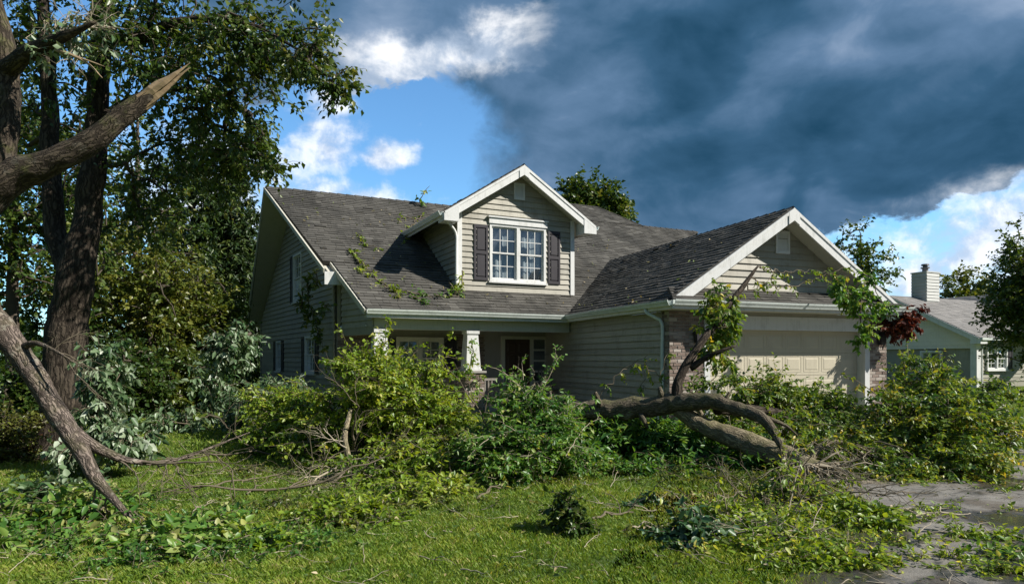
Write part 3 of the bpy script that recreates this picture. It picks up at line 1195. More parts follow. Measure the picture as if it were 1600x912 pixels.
def window(F, a0, b0, a1, b1, parent, cols=2, rows=2, trim=0.09, glaz='double', curtain=None, head=0.0, mull=1, name='window', paint='white'):
    """double-hung unit(s): casing mesh, then sill, sashes, panes and curtain as its pieces"""
    mb = MB()
    P = 0.055
    mb.box(F, a0 - trim, a0, b0 - trim, b1 + trim, -0.10, P)
    mb.box(F, a1, a1 + trim, b0 - trim, b1 + trim, -0.10, P)
    mb.box(F, a0, a1, b1, b1 + trim, -0.10, P)
    mb.box(F, a0, a1, b0 - trim, b0, -0.10, P)
    if head:
        mb.box(F, a0 - trim - .03, a1 + trim + .03, b1 + trim + .002, b1 + trim + head, 0.0, P + .035)
        mb.box(F, a0 - trim - .07, a1 + trim + .07, b1 + trim + head + .002, b1 + trim + head + .045, 0.0, P + .075)
    uw = (a1 - a0 - (mull - 1) * 0.10) / mull
    for i in range(1, mull):
        c = a0 + i * uw + (i - 1) * 0.10
        mb.box(F, c, c + 0.10, b0, b1, -0.10, P - .004)
    win = mb.build(name, M[paint], parent)
    sm = MB()
    sm.box(F, a0 - trim - .04, a1 + trim + .04, b0 - trim - .05, b0 - trim - .002, 0.0, P + .05)
    sm.build('sill', M[paint], win)
    rb = MB()
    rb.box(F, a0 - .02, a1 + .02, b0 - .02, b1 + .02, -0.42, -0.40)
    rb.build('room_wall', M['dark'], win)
    mid = (b0 + b1) / 2
    for i in range(mull):
        u0 = a0 + i * (uw + 0.10)
        u1 = u0 + uw
        for si, (s0, s1, dz) in enumerate(((b0, mid + .02, 0.0), (mid - .02, b1, 0.022))):
            fr = MB()
            t = 0.045
            z0, z1 = -0.06 + dz, -0.02 + dz
            fr.box(F, u0 + .001, u0 + t, s0 + .001, s1, z0, z1)
            fr.box(F, u1 - t, u1 - .001, s0 + .001, s1, z0, z1)
            fr.box(F, u0 + t, u1 - t, s0 + .001, s0 + t, z0, z1)
            fr.box(F, u0 + t, u1 - t, s1 - t, s1, z0, z1)
            cw = (u1 - u0 - 2 * t)
            ch = (s1 - s0 - 2 * t)
            mt = 0.020
            for c in range(1, cols):
                x = u0 + t + cw * c / cols
                fr.box(F, x - mt / 2, x + mt / 2, s0 + t, s1 - t, z0 + .006, z1 - .004)
            for rr_ in range(1, rows):
                y = s0 + t + ch * rr_ / rows
                fr.box(F, u0 + t, u1 - t, y - mt / 2, y + mt / 2, z0 + .008, z1 - .006)
            fr.build('sash', M[paint], win)
            for c in range(cols):
                for rr_ in range(rows):
                    pm = MB()
                    tl = random.uniform(-.0012, .0012)
                    x0, x1 = u0 + t + cw * c / cols + mt / 2, u0 + t + cw * (c + 1) / cols - mt / 2
                    y0, y1 = s0 + t + ch * rr_ / rows + mt / 2, s0 + t + ch * (rr_ + 1) / rows - mt / 2
                    zc = (z0 + z1) / 2
                    pm.add([F(x0, y0, zc + tl), F(x1, y0, zc - tl), F(x1, y1, zc + tl), F(x0, y1, zc - tl)], [(0, 1, 2, 3)])
                    pm.build('pane', M['glass'], win)
        if curtain and curtain.get(i):
            c0, c1, mt_ = curtain[i]
            cu = MB()
            nf = 14
            vs, fs = [], []
            for j in range(nf + 1):
                x = u0 + (u1 - u0) * j / nf
                z = -0.15 + 0.018 * math.sin(j * 2.1)
                vs += [F(x, b0 + c0 * (b1 - b0), z), F(x, b0 + c1 * (b1 - b0), z)]
            for j in range(nf):
                fs.append((2 * j, 2 * j + 2, 2 * j + 3, 2 * j + 1))
            cu.add(vs, fs)
            cu.build('curtain', M[mt_], win)
    return win


def shutter(F, a0, b0, a1, b1, parent, mat='shutter'):
    mb = MB()
    st = 0.06
    mb.box(F, a0, a0 + st, b0, b1, 0.028, 0.062)
    mb.box(F, a1 - st, a1, b0, b1, 0.028, 0.062)
    m = (b0 + b1) / 2
    for y0, y1 in ((b0, b0 + .08), (m - .045, m + .045), (b1 - .08, b1)):
        mb.box(F, a0 + st, a1 - st, y0, y1, 0.028, 0.061)
    mb.box(F, a0 + st, a1 - st, b0 + .08, b1 - .08, 0.028, 0.036)
    sh = mb.build('shutter', M[mat], parent)
    for y0, y1 in ((b0 + .08, m - .045), (m + .045, b1 - .08)):
        pm = MB()
        g = 0.022
        x0, x1 = a0 + st + g, a1 - st - g
        y0, y1 = y0 + g, y1 - g
        h = 0.02
        pm.hexa([F(x0 + h, y0 + h, .056), F(x1 - h, y0 + h, .056), F(x1 - h, y1 - h, .056), F(x0 + h, y1 - h, .056),
                 F(x0, y0, .036), F(x1, y0, .036), F(x1, y1, .036), F(x0, y1, .036)])
        pm.build('shutter_panel', M[mat], sh)


for (a, b, c, d), sides in zip(wins, ((1, 1), (1, 1), (1, 0))):
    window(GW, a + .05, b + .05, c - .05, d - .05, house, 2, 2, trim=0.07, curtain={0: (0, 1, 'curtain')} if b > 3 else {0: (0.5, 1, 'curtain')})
    if sides[0]:
        shutter(GW, a - 0.42, b - .02, a - .04, d + .02, house)
    if sides[1]:
        shutter(GW, c + .04, b - .02, c + .42, d + .02, house)

# ---- porch: side triangle under the porch roof
S0, S1 = np.array([3.80, 19.22]), np.array([4.22, 17.30])
sd_ = (S1 - S0) / np.linalg.norm(S1 - S0)
PS = frame((S0[0], S0[1], 0), (sd_[0], sd_[1], 0))
pl = np.linalg.norm(S1 - S0)
tri = [(0.0, 2.36), (pl, 2.36), (pl, roof_z(17.3) - .15), (0.0, roof_z(19.2) - .15)]
siding(PS, tri, house, M['siding_grey'], exp=0.165)
pb = MB()
pb.prism(PS, tri, -0.10, -0.004)
pb.box(PS, -0.02, pl + .02, 2.14, 2.355, -0.14, 0.03)
pb.build('porch_side_wall', M['siding_grey'], house)
# porch ceiling, beam and soffit
pc = MB()
ID = lambda a, b, c=0.0: np.array([a, b, c])
pc.box(ID, 4.1, 10.9, 17.55, 19.28, 2.36, 2.40)
pc.build('porch_ceiling', M['soffit'], house)
pbm = MB()
pbm.box(ID, 4.25, 10.15, 17.28, 17.52, 2.28, 2.57)
pbm.build('porch_beam', M['soffit'], house)
so = MB()
so.box(ID, 3.99, 10.2, 17.02, 17.275, 2.575, 2.61)
so.build('porch_soffit', M['soffit'], house)
fa = MB()
fa.box(ID, 3.98, 10.2, 16.985, 17.015, 2.56, 2.76)
fa.build('fascia', M['white'], house)


def gutter(P0, P1, out, name='gutter', h=0.115):
    P0, P1, out = np.array(P0, float), np.array(P1, float), np.array(out, float)
    d = P1 - P0
    L = np.linalg.norm(d)
    u = d / L
    prof = [(0.0, 0.0), (0.0, -h), (0.075, -h), (0.085, -h + .03), (0.115, -.035), (0.122, -.004), (0.122, .004), (0.100, .004), (0.098, -.03), (0.07, -h + .02), (0.012, -h + .02), (0.012, 0.0)]
    mb = MB()
    n_ = len(prof)
    m_ = max(1, int(L / 1.5))
    vs = []
    for i in range(m_ + 1):
        sg = 0.006 * math.sin(i * 1.9 + L)
        vs += [P0 + u * (L * i / m_) + out * c + UP * (v + sg) for c, v in prof]
    fs = []
    for i in range(m_):
        for j in range(n_):
            k2 = (j + 1) % n_
            fs.append((i * n_ + j, i * n_ + k2, (i + 1) * n_ + k2, (i + 1) * n_ + j))
    fs += [tuple(range(n_)), tuple(m_ * n_ + j for j in range(n_ - 1, -1, -1))]
    mb.add(vs, fs)
    return mb.build(name, M['gutter'], house)


gutter((3.98, 16.98, EAVE - .01), (9.88, 16.98, EAVE - .01), (0, -1, 0))


def brickwork(F, a0, a1, b0, b1, parent, name='brick', c=0.0, joined=False, half=0, seed=1):
    """running bond: every brick proud of its mortar by a little"""
    rg = random.Random(seed)
    bl, bh, mo = 0.205, 0.066, 0.012
    rows = int((b1 - b0) / (bh + mo))
    acc = MB()
    cache = {}
    for r in range(rows):
        y = b0 + r * (bh + mo) + mo * .5
        x = a0 + (-(bl + mo) / 2 if (r + half) % 2 else 0.0)
        while x < a1 - 0.02:
            x0, x1 = max(x, a0), min(x + bl, a1)
            x += bl + mo
            if x1 - x0 < 0.03:
                continue
            pr = c + rg.uniform(0.006, 0.016)
            if joined:
                acc.box(F, x0, x1, y, y + bh, c - .02, pr, min(1, max(0, rg.gauss(.5, .25))))
                continue
            L = round(x1 - x0, 2)
            if L not in cache:
                mb = MB()
                e = 0.005
                fr0 = frame((0, 0, 0), F.u, F.v)
                mb.hexa([fr0(e, e, .012), fr0(L - e, e, .012), fr0(L - e, bh - e, .012), fr0(e, bh - e, .012),
                         fr0(0, 0, 0), fr0(L, 0, 0), fr0(L, bh, 0), fr0(0, bh, 0)])
                mb.hexa([fr0(0, 0, 0), fr0(L, 0, 0), fr0(L, bh, 0), fr0(0, bh, 0),
                         fr0(0, 0, -.02), fr0(L, 0, -.02), fr0(L, bh, -.02), fr0(0, bh, -.02)])
                o = mb.build(name, M['brick'], None)
                cache[L] = o.data
                COL.objects.unlink(o)
                bpy.data.objects.remove(o)
            o = link(bpy.data.objects.new(name, cache[L]))
            pos = F(x0, y, pr - .012)
            o.location = Vector([float(t) for t in pos])
            adopt(o, parent)
    if joined:
        acc.build('bricks', M['brick_m'], parent, kind='stuff')


# porch front wall, brick with a window, a door and a sidelight
PW = frame((3.66, 19.3, 0), (1, 0, 0))
openw = (5.45 - 3.66, 0.95, 6.75 - 3.66, 2.05)
pw = MB()
pw.box(PW, 0, 7.3, 0.15, 2.36, -0.16, 0.0)
pw.build('porch_wall', M['mortar'], house)
brickwork(PW, 0.02, openw[0] - .5, .16, 2.34, house, joined=True, seed=3)
brickwork(PW, openw[2] + .5, 8.25 - 3.66, .16, 2.34, house, joined=True, seed=4)
brickwork(PW, openw[0] - .5, openw[2] + .5, .16, 0.85, house, joined=True, seed=5)
PWo = frame((3.66, 19.21, 0), (1, 0, 0))
window(PWo, *openw, house, 2, 2, mull=2, curtain={0: (0.0, 1.0, 'curtain')}, paint='soffit')  # frame colour darkened to imitate the shade of the porch recess
shutter(PWo, openw[0] - .50, .9, openw[0] - .11, 2.1, house)
shutter(PWo, openw[2] + .11, .9, openw[2] + .50, 2.1, house)
dr = MB()
dx = 8.93 - 3.66
dr.box(PW, dx - .12, dx, .15, 2.22, 0.0, .07)
dr.box(PW, dx + .90, dx + 1.02, .15, 2.22, 0.0, .07)
dr.box(PW, dx + 1.46, dx + 1.56, .15, 2.22, 0.0, .07)
dr.box(PW, dx, dx + .90, 2.12, 2.22, 0.0, .07)
dr.box(PW, dx + 1.02, dx + 1.46, 2.12, 2.22, 0.0, .07)
for y in (.15, .72, 1.05, 1.40, 1.75):
    dr.box(PW, dx + 1.02, dx + 1.46, y, y + .06, 0.002, .06)
frm = dr.build('door_frame', M['soffit'], house)
for y0, y1 in ((.78, 1.05), (1.11, 1.40), (1.46, 1.75), (1.81, 2.12)):
    pm = MB()
    pm.box(PW, dx + 1.02, dx + 1.46, y0, y1, .02, .03)
    pm.build('pane', M['glass'], frm)
    bk = MB()
    bk.box(PW, dx + 1.02, dx + 1.46, y0, y1, .004, .008)
    bk.build('sidelight_backing', M['dark'], frm)
dm = MB()
dm.box(PW, dx, dx + .90, .17, 2.12, 0.002, .035)
door = dm.build('door', M['door'], house)
for px0, px1 in ((.10, .41), (.49, .80)):
    for y0, y1 in ((.30, .95), (1.05, 1.60), (1.70, 2.0)):
        pm = MB()
        pm.hexa([PW(dx + px0 + .03, y0 + .03, .05), PW(dx + px1 - .03, y0 + .03, .05), PW(dx + px1 - .03, y1 - .03, .05), PW(dx + px0 + .03, y1 - .03, .05),
                 PW(dx + px0, y0, .036), PW(dx + px1, y0, .036), PW(dx + px1, y1, .036), PW(dx + px0, y1, .036)])
        pm.build('door_panel', M['door'], door)
kn = MB()
tube(kn, [PW(dx + .83, 1.05, .035), PW(dx + .83, 1.05, .07), PW(dx + .83, 1.05, .10)], [.012, .03, .02], 8, raw=True)
kn.build('handle', M['metal'], door)
pf = MB()
pf.box(ID, 3.9, 10.9, 17.15, 19.3, 0.0, 0.15)
pf.build('porch_floor', M['mortar'], house)


def porch_column(cx, cy):
    base = MB()
    base.box(ID, cx - .29, cx + .29, cy - .29, cy + .29, 0.0, 1.10)
    colm = base.build('porch_column', M['mortar'], house)
    capm = MB()
    capm.box(ID, cx - .34, cx + .34, cy - .34, cy + .34, 1.103, 1.16)
    capm.build('pedestal_cap', M['mortar'], colm)
    sh = MB()
    sh.hexa([ID(cx - .22, cy - .22, 1.163), ID(cx + .22, cy - .22, 1.163), ID(cx + .22, cy + .22, 1.163), ID(cx - .22, cy + .22, 1.163),
             ID(cx - .155, cy - .155, 2.275), ID(cx + .155, cy - .155, 2.275), ID(cx + .155, cy + .155, 2.275), ID(cx - .155, cy + .155, 2.275)])
    sh.box(ID, cx - .24, cx + .24, cy - .24, cy + .24, 1.162, 1.22)
    sh.box(ID, cx - .19, cx + .19, cy - .19, cy + .19, 2.19, 2.277)
    sh.build('column_shaft', M['column'], colm)
    F1 = frame((cx - .29, cy - .29, 0), (1, 0, 0))
    brickwork(F1, 0, .58, 0.0, 1.10, colm, seed=int(cx * 10))
    F2 = frame((cx - .29, cy + .29, 0), (0, -1, 0))
    brickwork(F2, 0, .58, 0.0, 1.10, colm, half=1, seed=int(cx * 10) + 1)


porch_column(7.02, 17.42)
porch_column(4.42, 17.42)
# railing between the pillar and the garage
ra = MB()
ra.box(ID, 7.36, 8.35, 17.39, 17.45, .88, .94)
ra.box(ID, 7.36, 8.35, 17.395, 17.445, .26, .31)
rl = ra.build('porch_railing', M['porch_wood'], house)
for i in range(9):
    m_ = MB()
    x = 7.44 + i * .105
    m_.box(ID, x, x + .035, 17.40, 17.44, .311, .879)
    m_.build('baluster', M['porch_wood'], rl)

# ---- dormer
DY = 18.05
DXL, DXR, DXC = 6.87, 10.72, 8.78
DEZ, DAZ, DRY = 5.62, 7.22, 17.60
DH = 2.50
DS = (DAZ - DEZ) / DH
DW = frame((0, DY, 0), (1, 0, 0))
db = roof_z(DY) + 0.03


def dtop(x):
    return DAZ - abs(x - DXC) * DS - 0.15


dpoly = [(DXL, db), (DXR, db), (DXR, dtop(DXR)), (DXC, dtop(DXC)), (DXL, dtop(DXL))]
dwin = (7.93, 3.86, 9.67, 5.42)
siding(DW, dpoly, house, M['siding'], [(dwin[0] - .06, dwin[1] - .06, dwin[2] + .06, dwin[3] + .06)], exp=0.165, seglen=5)
dk = MB()
dk.prism(DW, dpoly, -0.55, -0.45)
for a in ((DXL + .02, DXL + .1), (DXR - .1, DXR - .02)):
    dk.box(DW, a[0], a[1], db, dtop(DXL) - .02, -0.45, -0.001)
dk.prism(DW, [(DXL + .02, db), (dwin[0] - .05, db), (dwin[0] - .05, dtop(dwin[0])), (DXL + .02, dtop(DXL))], -0.10, -0.001)
dk.prism(DW, [(dwin[2] + .05, db), (DXR - .02, db), (DXR - .02, dtop(DXR)), (dwin[2] + .05, dtop(dwin[2]))], -0.10, -0.001)
dk.prism(DW, [(dwin[0] - .05, dwin[3] + .05), (dwin[2] + .05, dwin[3] + .05), (dwin[2] + .05, dtop(dwin[2])), (DXC, dtop(DXC)), (dwin[0] - .05, dtop(dwin[0]))], -0.10, -0.001)
dk.box(DW, dwin[0] - .05, dwin[2] + .05, db, dwin[1] - .05, -0.10, -0.001)
dk.build('dormer_wall', M['siding'], house)
window(DW, *dwin, house, cols=3, rows=2, trim=0.07, head=0.17, mull=2,
       curtain={0: (0.0, 1.0, 'curtain'), 1: (0.0, 1.0, 'curtain')})
shutter(DW, 7.36, 3.80, 7.80, 5.42, house)
shutter(DW, 9.82, 3.80, 10.24, 5.42, house)
cbm = MB()
cbm.box(DW, DXL - .03, DXL + .11, db - .01, dtop(DXL) - .02, 0.041, 0.062)
cbm.build('corner_board', M['white'], house)
cbm = MB()
cbm.box(DW, DXR - .11, DXR + .03, db - .01, dtop(DXR) - .02, 0.041, 0.062)
cbm.build('corner_board', M['white'], house)
# dormer sides
yb = 17.0 + (dtop(DXL) - EAVE) / SL
for X_, sgn in ((DXL, -1), (DXR, 1)):
    if sgn < 0:
        F = frame((X_, yb, 0), (0, -1, 0))
        poly = [(0, dtop(DXL)), (yb - DY, db), (yb - DY, dtop(DXL))]
    else:
        F = frame((X_, DY, 0), (0, 1, 0))
        poly = [(0, dtop(DXR)), (0, db), (yb - DY, dtop(DXR))]
    siding(F, poly, house, M['siding_grey'], exp=0.165, seglen=9)
    sb = MB()
    sb.prism(F, poly, -0.08, -0.001)
    sb.build('dormer_side_wall', M['siding_grey'], house)
# dormer roof
ybr = 17.0 + (DAZ - EAVE) / SL + .1
ybe = 17.0 + (DEZ - EAVE) / SL + .1
rl_ = math.hypot(DH, DAZ - DEZ)
FL = frame((DXC - DH, ybr, DEZ), (0, -1, 0), (DH, 0, DAZ - DEZ))
FRr = frame((DXC + DH, DRY, DEZ), (0, 1, 0), (-DH, 0, DAZ - DEZ))
polyL = [(ybr - ybe, 0), (ybr - DRY, 0), (ybr - DRY, rl_), (0, rl_)]
polyR = [(0, 0), (ybe - DRY, 0), (ybr - DRY, rl_), (0, rl_)]
dkk = MB()
for F, poly, sd2 in ((FL, polyL, 21), (FRr, polyR, 22)):
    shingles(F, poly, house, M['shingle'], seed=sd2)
    dkk.prism(F, poly, -0.05, -0.002)
dkk.build('dormer_roof_deck', M['shingle'], house)
sf2 = MB()
for F, poly in ((FL, polyL), (FRr, polyR)):
    sf2.prism(F, [(q[0], q[1]) for q in poly], -0.15, -0.13)
sf2.build('dormer_soffit', M['soffit'], house)
INY = np.array([0, 1.0, 0])
ap = (DXC, DRY, DAZ)
for sx in (-1, 1):
    e0 = np.array([DXC + sx * DH, DRY, DEZ])
    rake(e0, ap, 'rake_board', house, INY, h=0.24, t=0.04)
    # boxed return at the foot of each rake
    rt = MB()
    x0, x1 = sorted((e0[0], e0[0] - sx * 0.44))
    rt.prism(frame((0, DRY - .045, 0), (1, 0, 0)), [(x0, DEZ - .26), (x1, DEZ - .26), (x1, DEZ - .06 + (0.26 if sx < 0 else 0.0)), (x0, DEZ - .06 + (0.26 if sx > 0 else 0.0))], -0.50, 0.012)
    rt.build('eave_return', M['white'], house)
    fz = MB()
    xe = e0[0]
    fz.box(ID, *sorted((xe, xe + sx * .025)), DRY, ybe, DEZ - .19, DEZ - .01)
    fz.build('fascia', M['white'], house)


def peak(F, a0, z0, s, h, c0, c1):
    hv = h * math.sqrt(1 + s * s)
    mb = MB()
    mb.prism(F, [(a0, z0 - .02), (a0 - .16, z0 - .02 - .16 * s), (a0 - .16, z0 - .02 - .16 * s - hv), (a0, z0 - .02 - hv - .005), (a0 + .16, z0 - .02 - .16 * s - hv), (a0 + .16, z0 - .02 - .16 * s)], c0, c1)
    mb.build('rake_peak', M['white'], house)


peak(frame((0, DRY, 0), (1, 0, 0)), DXC, DAZ, DS, .24, .0, .064)
gutter((DXC - DH - .026, DRY + .02, DEZ - .0), (DXC - DH - .026, ybe - .15, DEZ - .0), (-1, 0, 0))
gutter((DXC + DH + .026, DRY + .02, DEZ - .0), (DXC + DH + .026, ybe - .15, DEZ - .0), (1, 0, 0))
for i in range(1):
    capd = MB()
    n_ = int((ybr - DRY) / .3)
    for i in range(n_):
        y0 = DRY - .02 + i * .3
        capd.add([ID(DXC - .13, y0, DAZ - .065), ID(DXC - .13, y0 + .3, DAZ - .075), ID(DXC, y0 + .3, DAZ + .02), ID(DXC, y0, DAZ + .04), ID(DXC + .13, y0, DAZ - .065), ID(DXC + .13, y0 + .3, DAZ - .075)],
                 [(0, 1, 2, 3), (3, 2, 5, 4)], random.gauss(.3, .1))
    capd.build('ridge_cap', M['shingle'], house, kind='stuff')


def downspout(pts, mat='white', r=0.038):
    mb = MB()
    tube(mb, pts, [r] * len(pts), 8, 0.08)
    return mb.build('downspout', M[mat], house, smooth=True)


downspout([(DXC - DH + .10, DRY + .16, DEZ - .10), (DXC - DH + .20, DRY + .22, DEZ - .24), (DXL - .14, DY - .08, DEZ - .42), (DXL - .07, DY - .07, DEZ - .60), (DXL - .07, DY - .07, 4.6), (DXL - .07, DY - .07, db + .12)])


def vent(F, a0, b0, a1, b1, parent, n=7):
    mb = MB()
    t = 0.055
    mb.box(F, a0, a0 + t, b0, b1, 0.0, .055)
    mb.box(F, a1 - t, a1, b0, b1, 0.0, .055)
    mb.box(F, a0 + t, a1 - t, b1 - t, b1, 0.0, .055)
    mb.box(F, a0 + t, a1 - t, b0, b0 + t, 0.0, .055)
    mb.box(F, a0 + t, a1 - t, b0 + t, b1 - t, 0.024, .027)
    v = mb.build('gable_vent', M['white'], parent)
    h = (b1 - b0 - 2 * t) / n
    for i in range(n):
        s = MB()
        y = b0 + t + i * h
        s.hexa([F(a0 + t, y, .052), F(a1 - t, y, .052), F(a1 - t, y + h * 1.05, .032), F(a0 + t, y + h * 1.05, .032),
                F(a0 + t, y, .044), F(a1 - t, y, .044), F(a1 - t, y + h * 1.05, .028), F(a0 + t, y + h * 1.05, .028)])
        s.build('slat', M['white'], v)


vent(DW, 8.66, 6.28, 9.02, 6.78, house)

# ---- garage wing, a few degrees out of square with the house
GPHI = rad(6)
gu = np.array([math.cos(GPHI), -math.sin(GPHI), 0])
gv = np.array([math.sin(GPHI), math.cos(GPHI), 0])
GO = np.array([9.35, 11.5, 0])


def GP(a, b, h=0.0):
    """a: along the garage front, b: back from the eave, h: height"""
    return GO + gu * a + gv * b + UP * h


GE, GRZ, GRA, GWD = 2.78, 5.07, 3.43, 6.86
gs = (GRZ - GE) / GRA
b_end = 10.0
gl_ = math.hypot(GRA, GRZ - GE)
RB = 0.22                                # rake plane
GLs = frame(GP(0, b_end, GE), -gv, gu * GRA + UP * (GRZ - GE))
GRs = frame(GP(GWD, RB, GE), gv, -gu * GRA + UP * (GRZ - GE))
polyGL = [(b_end - 5.55, 0), (b_end - RB, 0), (b_end - RB, gl_), (0.4, gl_)]
polyGR = [(0, 0), (b_end - RB, 0), (b_end - RB, gl_), (0, gl_)]
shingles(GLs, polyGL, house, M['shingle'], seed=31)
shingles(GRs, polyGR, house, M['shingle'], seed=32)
gd = MB()
gd.prism(GLs, polyGL, -0.06, -0.002)
gd.prism(GRs, polyGR, -0.06, -0.002)
gd.build('garage_roof_deck', M['shingle'], house)
gsf = MB()
gsf.prism(GLs, [(b_end - 1.0, 0.05), (b_end - RB, 0.05), (b_end - RB, gl_), (b_end - 1.0, gl_)], -0.17, -0.15)
gsf.prism(GRs, [(0, 0.05), (0.8, 0.05), (0.8, gl_), (0, gl_)], -0.17, -0.15)
gsf.build('gable_soffit', M['soffit'], house)
gc = MB()
for i in range(int((b_end - RB) / .3)):
    b_ = RB - .02 + i * .3
    gc.add([GP(GRA - .13, b_, GRZ - .065), GP(GRA - .13, b_ + .3, GRZ - .075), GP(GRA, b_ + .3, GRZ + .02), GP(GRA, b_, GRZ + .04), GP(GRA + .13, b_, GRZ - .065), GP(GRA + .13, b_ + .3, GRZ - .075)],
           [(0, 1, 2, 3), (3, 2, 5, 4)], random.gauss(.3, .1))
gc.build('ridge_cap', M['shingle'], house, kind='stuff')
rake(GP(0.16, RB, GE + .16 * gs), GP(GRA, RB, GRZ), 'rake_board', house, gv, h=0.24, t=0.04)
rake(GP(GWD - .16, RB, GE + .16 * gs), GP(GRA, RB, GRZ), 'rake_board', house, gv, h=0.24, t=0.04)
peak(frame(GP(0, RB, 0), gu), GRA, GRZ, gs, .24, .0, .064)
# skirt roof between the gutter and the gable wall
GB = 0.75
sk = frame(GP(0, 0.0, GE), gu, gv * GB + UP * 0.36)
skl = math.hypot(GB, 0.36)
skp = [(0, 0), (GWD, 0), (GWD - .35, skl), (.35, skl)]
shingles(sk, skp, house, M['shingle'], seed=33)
skd = MB()
skd.prism(sk, skp, -0.08, -0.002)
skd.build('skirt_roof_deck', M['shingle'], house)
GG = frame(GP(0, GB, 0), gu)
zb = GE + .37


def gtop(a):
    return GRZ - abs(a - GRA) * gs - 0.17


aL = GRA - (GRZ - .17 - zb) / gs
gtri = [(aL, zb), (2 * GRA - aL, zb), (GRA, gtop(GRA))]
siding(GG, gtri, house, M['siding'], exp=0.165, seglen=5)
gw = MB()
gw.prism(GG, gtri, -0.12, -0.002)
gw.build('garage_gable_wall', M['siding'], house)
vent(GG, 3.36, 4.06, 3.78, 4.62, house)
# eaves
gutter(GP(-.03, 5.5, GE - .01), GP(-.03, 0.0, GE - .01), -gu)
gutter(GP(-.03, -.03, GE - .01), GP(GWD + .02, -.03, GE - .01), -gv)
ef = MB()
ef.box(GP, -.028, 0, -.028, 5.5, GE - .2, GE - .02)
ef.box(GP, 0.001, GWD, -.028, 0, GE - .2, GE - .02)
ef.build('fascia', M['white'], house)
es = MB()
es.box(GP, 0.0, .27, .5, 5.5, 2.585, 2.61)
es.box(GP, 0.0, GWD, 0.0, .49, 2.585, 2.61)
es.build('eave_soffit', M['soffit'], house)
# left wall of the garage
LW = frame(GP(.26, 8.0, 0), -gv)
lwp = [(0, .18), (7.5, .18), (7.5, 2.58), (0, 2.58)]
siding(LW, lwp, house, M['siding_grey'], exp=0.165, seglen=9)
lw = MB()
lw.box(LW, 0, 7.5, 0, 2.58, -.12, -.002)
lw.build('garage_side_wall', M['siding_grey'], house)
RW = frame(GP(6.62, .5, 0), gv)
rw = MB()
rw.box(RW, 0, 8, 0, 2.58, -.12, 0.0)
rw.build('garage_side_wall', M['siding_grey'], house)
# front: pillars, header, trim and door
FWd = frame(GP(0, .5, 0), gu)
colL = MB()
colL.box(FWd, .22, 1.14, 0, 2.58, -.30, 0.0)
cl = colL.build('brick_column', M['mortar'], house)
brickwork(FWd, .22, 1.14, 0, 2.58, cl, seed=51)
brickwork(frame(GP(.22, .78, 0), -gv), 0, .28, 0, 2.58, cl, seed=52, half=1)
colR = MB()
colR.box(FWd, 6.10, 6.68, 0, 2.58, -.30, 0.0)
cr_ = colR.build('brick_column', M['mortar'], house)
brickwork(FWd, 6.10, 6.68, 0, 2.58, cr_, seed=53)
hd_ = MB()
hd_.box(FWd, 1.145, 6.095, 2.18, 2.50, -.28, 0.03)
hd_.build('garage_header', M['white'], house)
hs = MB()
hs.box(FWd, 1.145, 6.095, 2.505, 2.584, -.28, 0.01)
hs.build('garage_frieze', M['siding'], house)
for a0, a1 in ((1.145, 1.30), (5.94, 6.095)):
    tm = MB()
    tm.box(FWd, a0, a1, 0, 2.178, -.28, 0.028)
    tm.build('garage_trim', M['white'], house)
# lamp bracket boxes beside the door
for a_ in (.92, 6.40):
    lp = MB()
    Lf = frame(GP(a_, .5, 1.95), gu)
    lp.hexa([Lf(-.06, -.10, .16), Lf(.06, -.10, .16), Lf(.09, .12, .19), Lf(-.09, .12, .19), Lf(-.06, -.10, .04), Lf(.06, -.10, .04), Lf(.09, .12, .03), Lf(-.09, .12, .03)])
    lp.prism(Lf, [(-.11, .125), (.11, .125), (0, .22)], .02, .20)
    lp.box(Lf, -.03, .03, -.02, .05, .012, .04)
    lp.build('wall_lantern', M['shutter'], house)
DF = frame(GP(0, .72, 0), gu)
g0, g1 = 1.302, 5.938
gdm = MB()
sec = 2.17 / 4
for i in range(4):
    gdm.box(DF, g0, g1, .01 + i * sec + .004, .01 + (i + 1) * sec - .004, -.05, 0.0)
gdm.box(DF, g0, g1, .01, 2.17, -.06, -.051)
gdoor = gdm.build('garage_door', M['garage_door'], house)
pwid = (g1 - g0 - .12) / 8
for i in range(4):
    for j in range(8):
        pm = MB()
        x0, x1 = g0 + .06 + j * pwid + .05, g0 + .06 + (j + 1) * pwid - .05
        y0, y1 = .01 + i * sec + .09, .01 + (i + 1) * sec - .09
        h = .03
        # recessed groove around a raised field
        e = .014
        pm.box(DF, x0 - e, x1 + e, y0 - e, y0, 0.0, .0045)
        pm.box(DF, x0 - e, x1 + e, y1, y1 + e, 0.0, .0045)
        pm.box(DF, x0 - e, x0, y0, y1, 0.0, .0045)
        pm.box(DF, x1, x1 + e, y0, y1, 0.0, .0045)
        pm.hexa([DF(x0 + .035 + h, y0 + .035 + h, .007), DF(x1 - .035 - h, y0 + .035 + h, .007), DF(x1 - .035 - h, y1 - .035 - h, .007), DF(x0 + .035 + h, y1 - .035 - h, .007),
                 DF(x0 + .035, y0 + .035, .001), DF(x1 - .035, y0 + .035, .001), DF(x1 - .035, y1 - .035, .001), DF(x0 + .035, y1 - .035, .001)])
        pm.build('door_panel', M['garage_door'], gdoor)
downspout([GP(-.06, 1.05, GE - .12), GP(-.05, 1.02, GE - .22), GP(.10, .82, GE - .36), GP(.18, .72, GE - .50), GP(.18, .72, 1.6), GP(.18, .72, .5), GP(.12, .70, .2), GP(-.05, .66, .12)], 'gutter', .042)

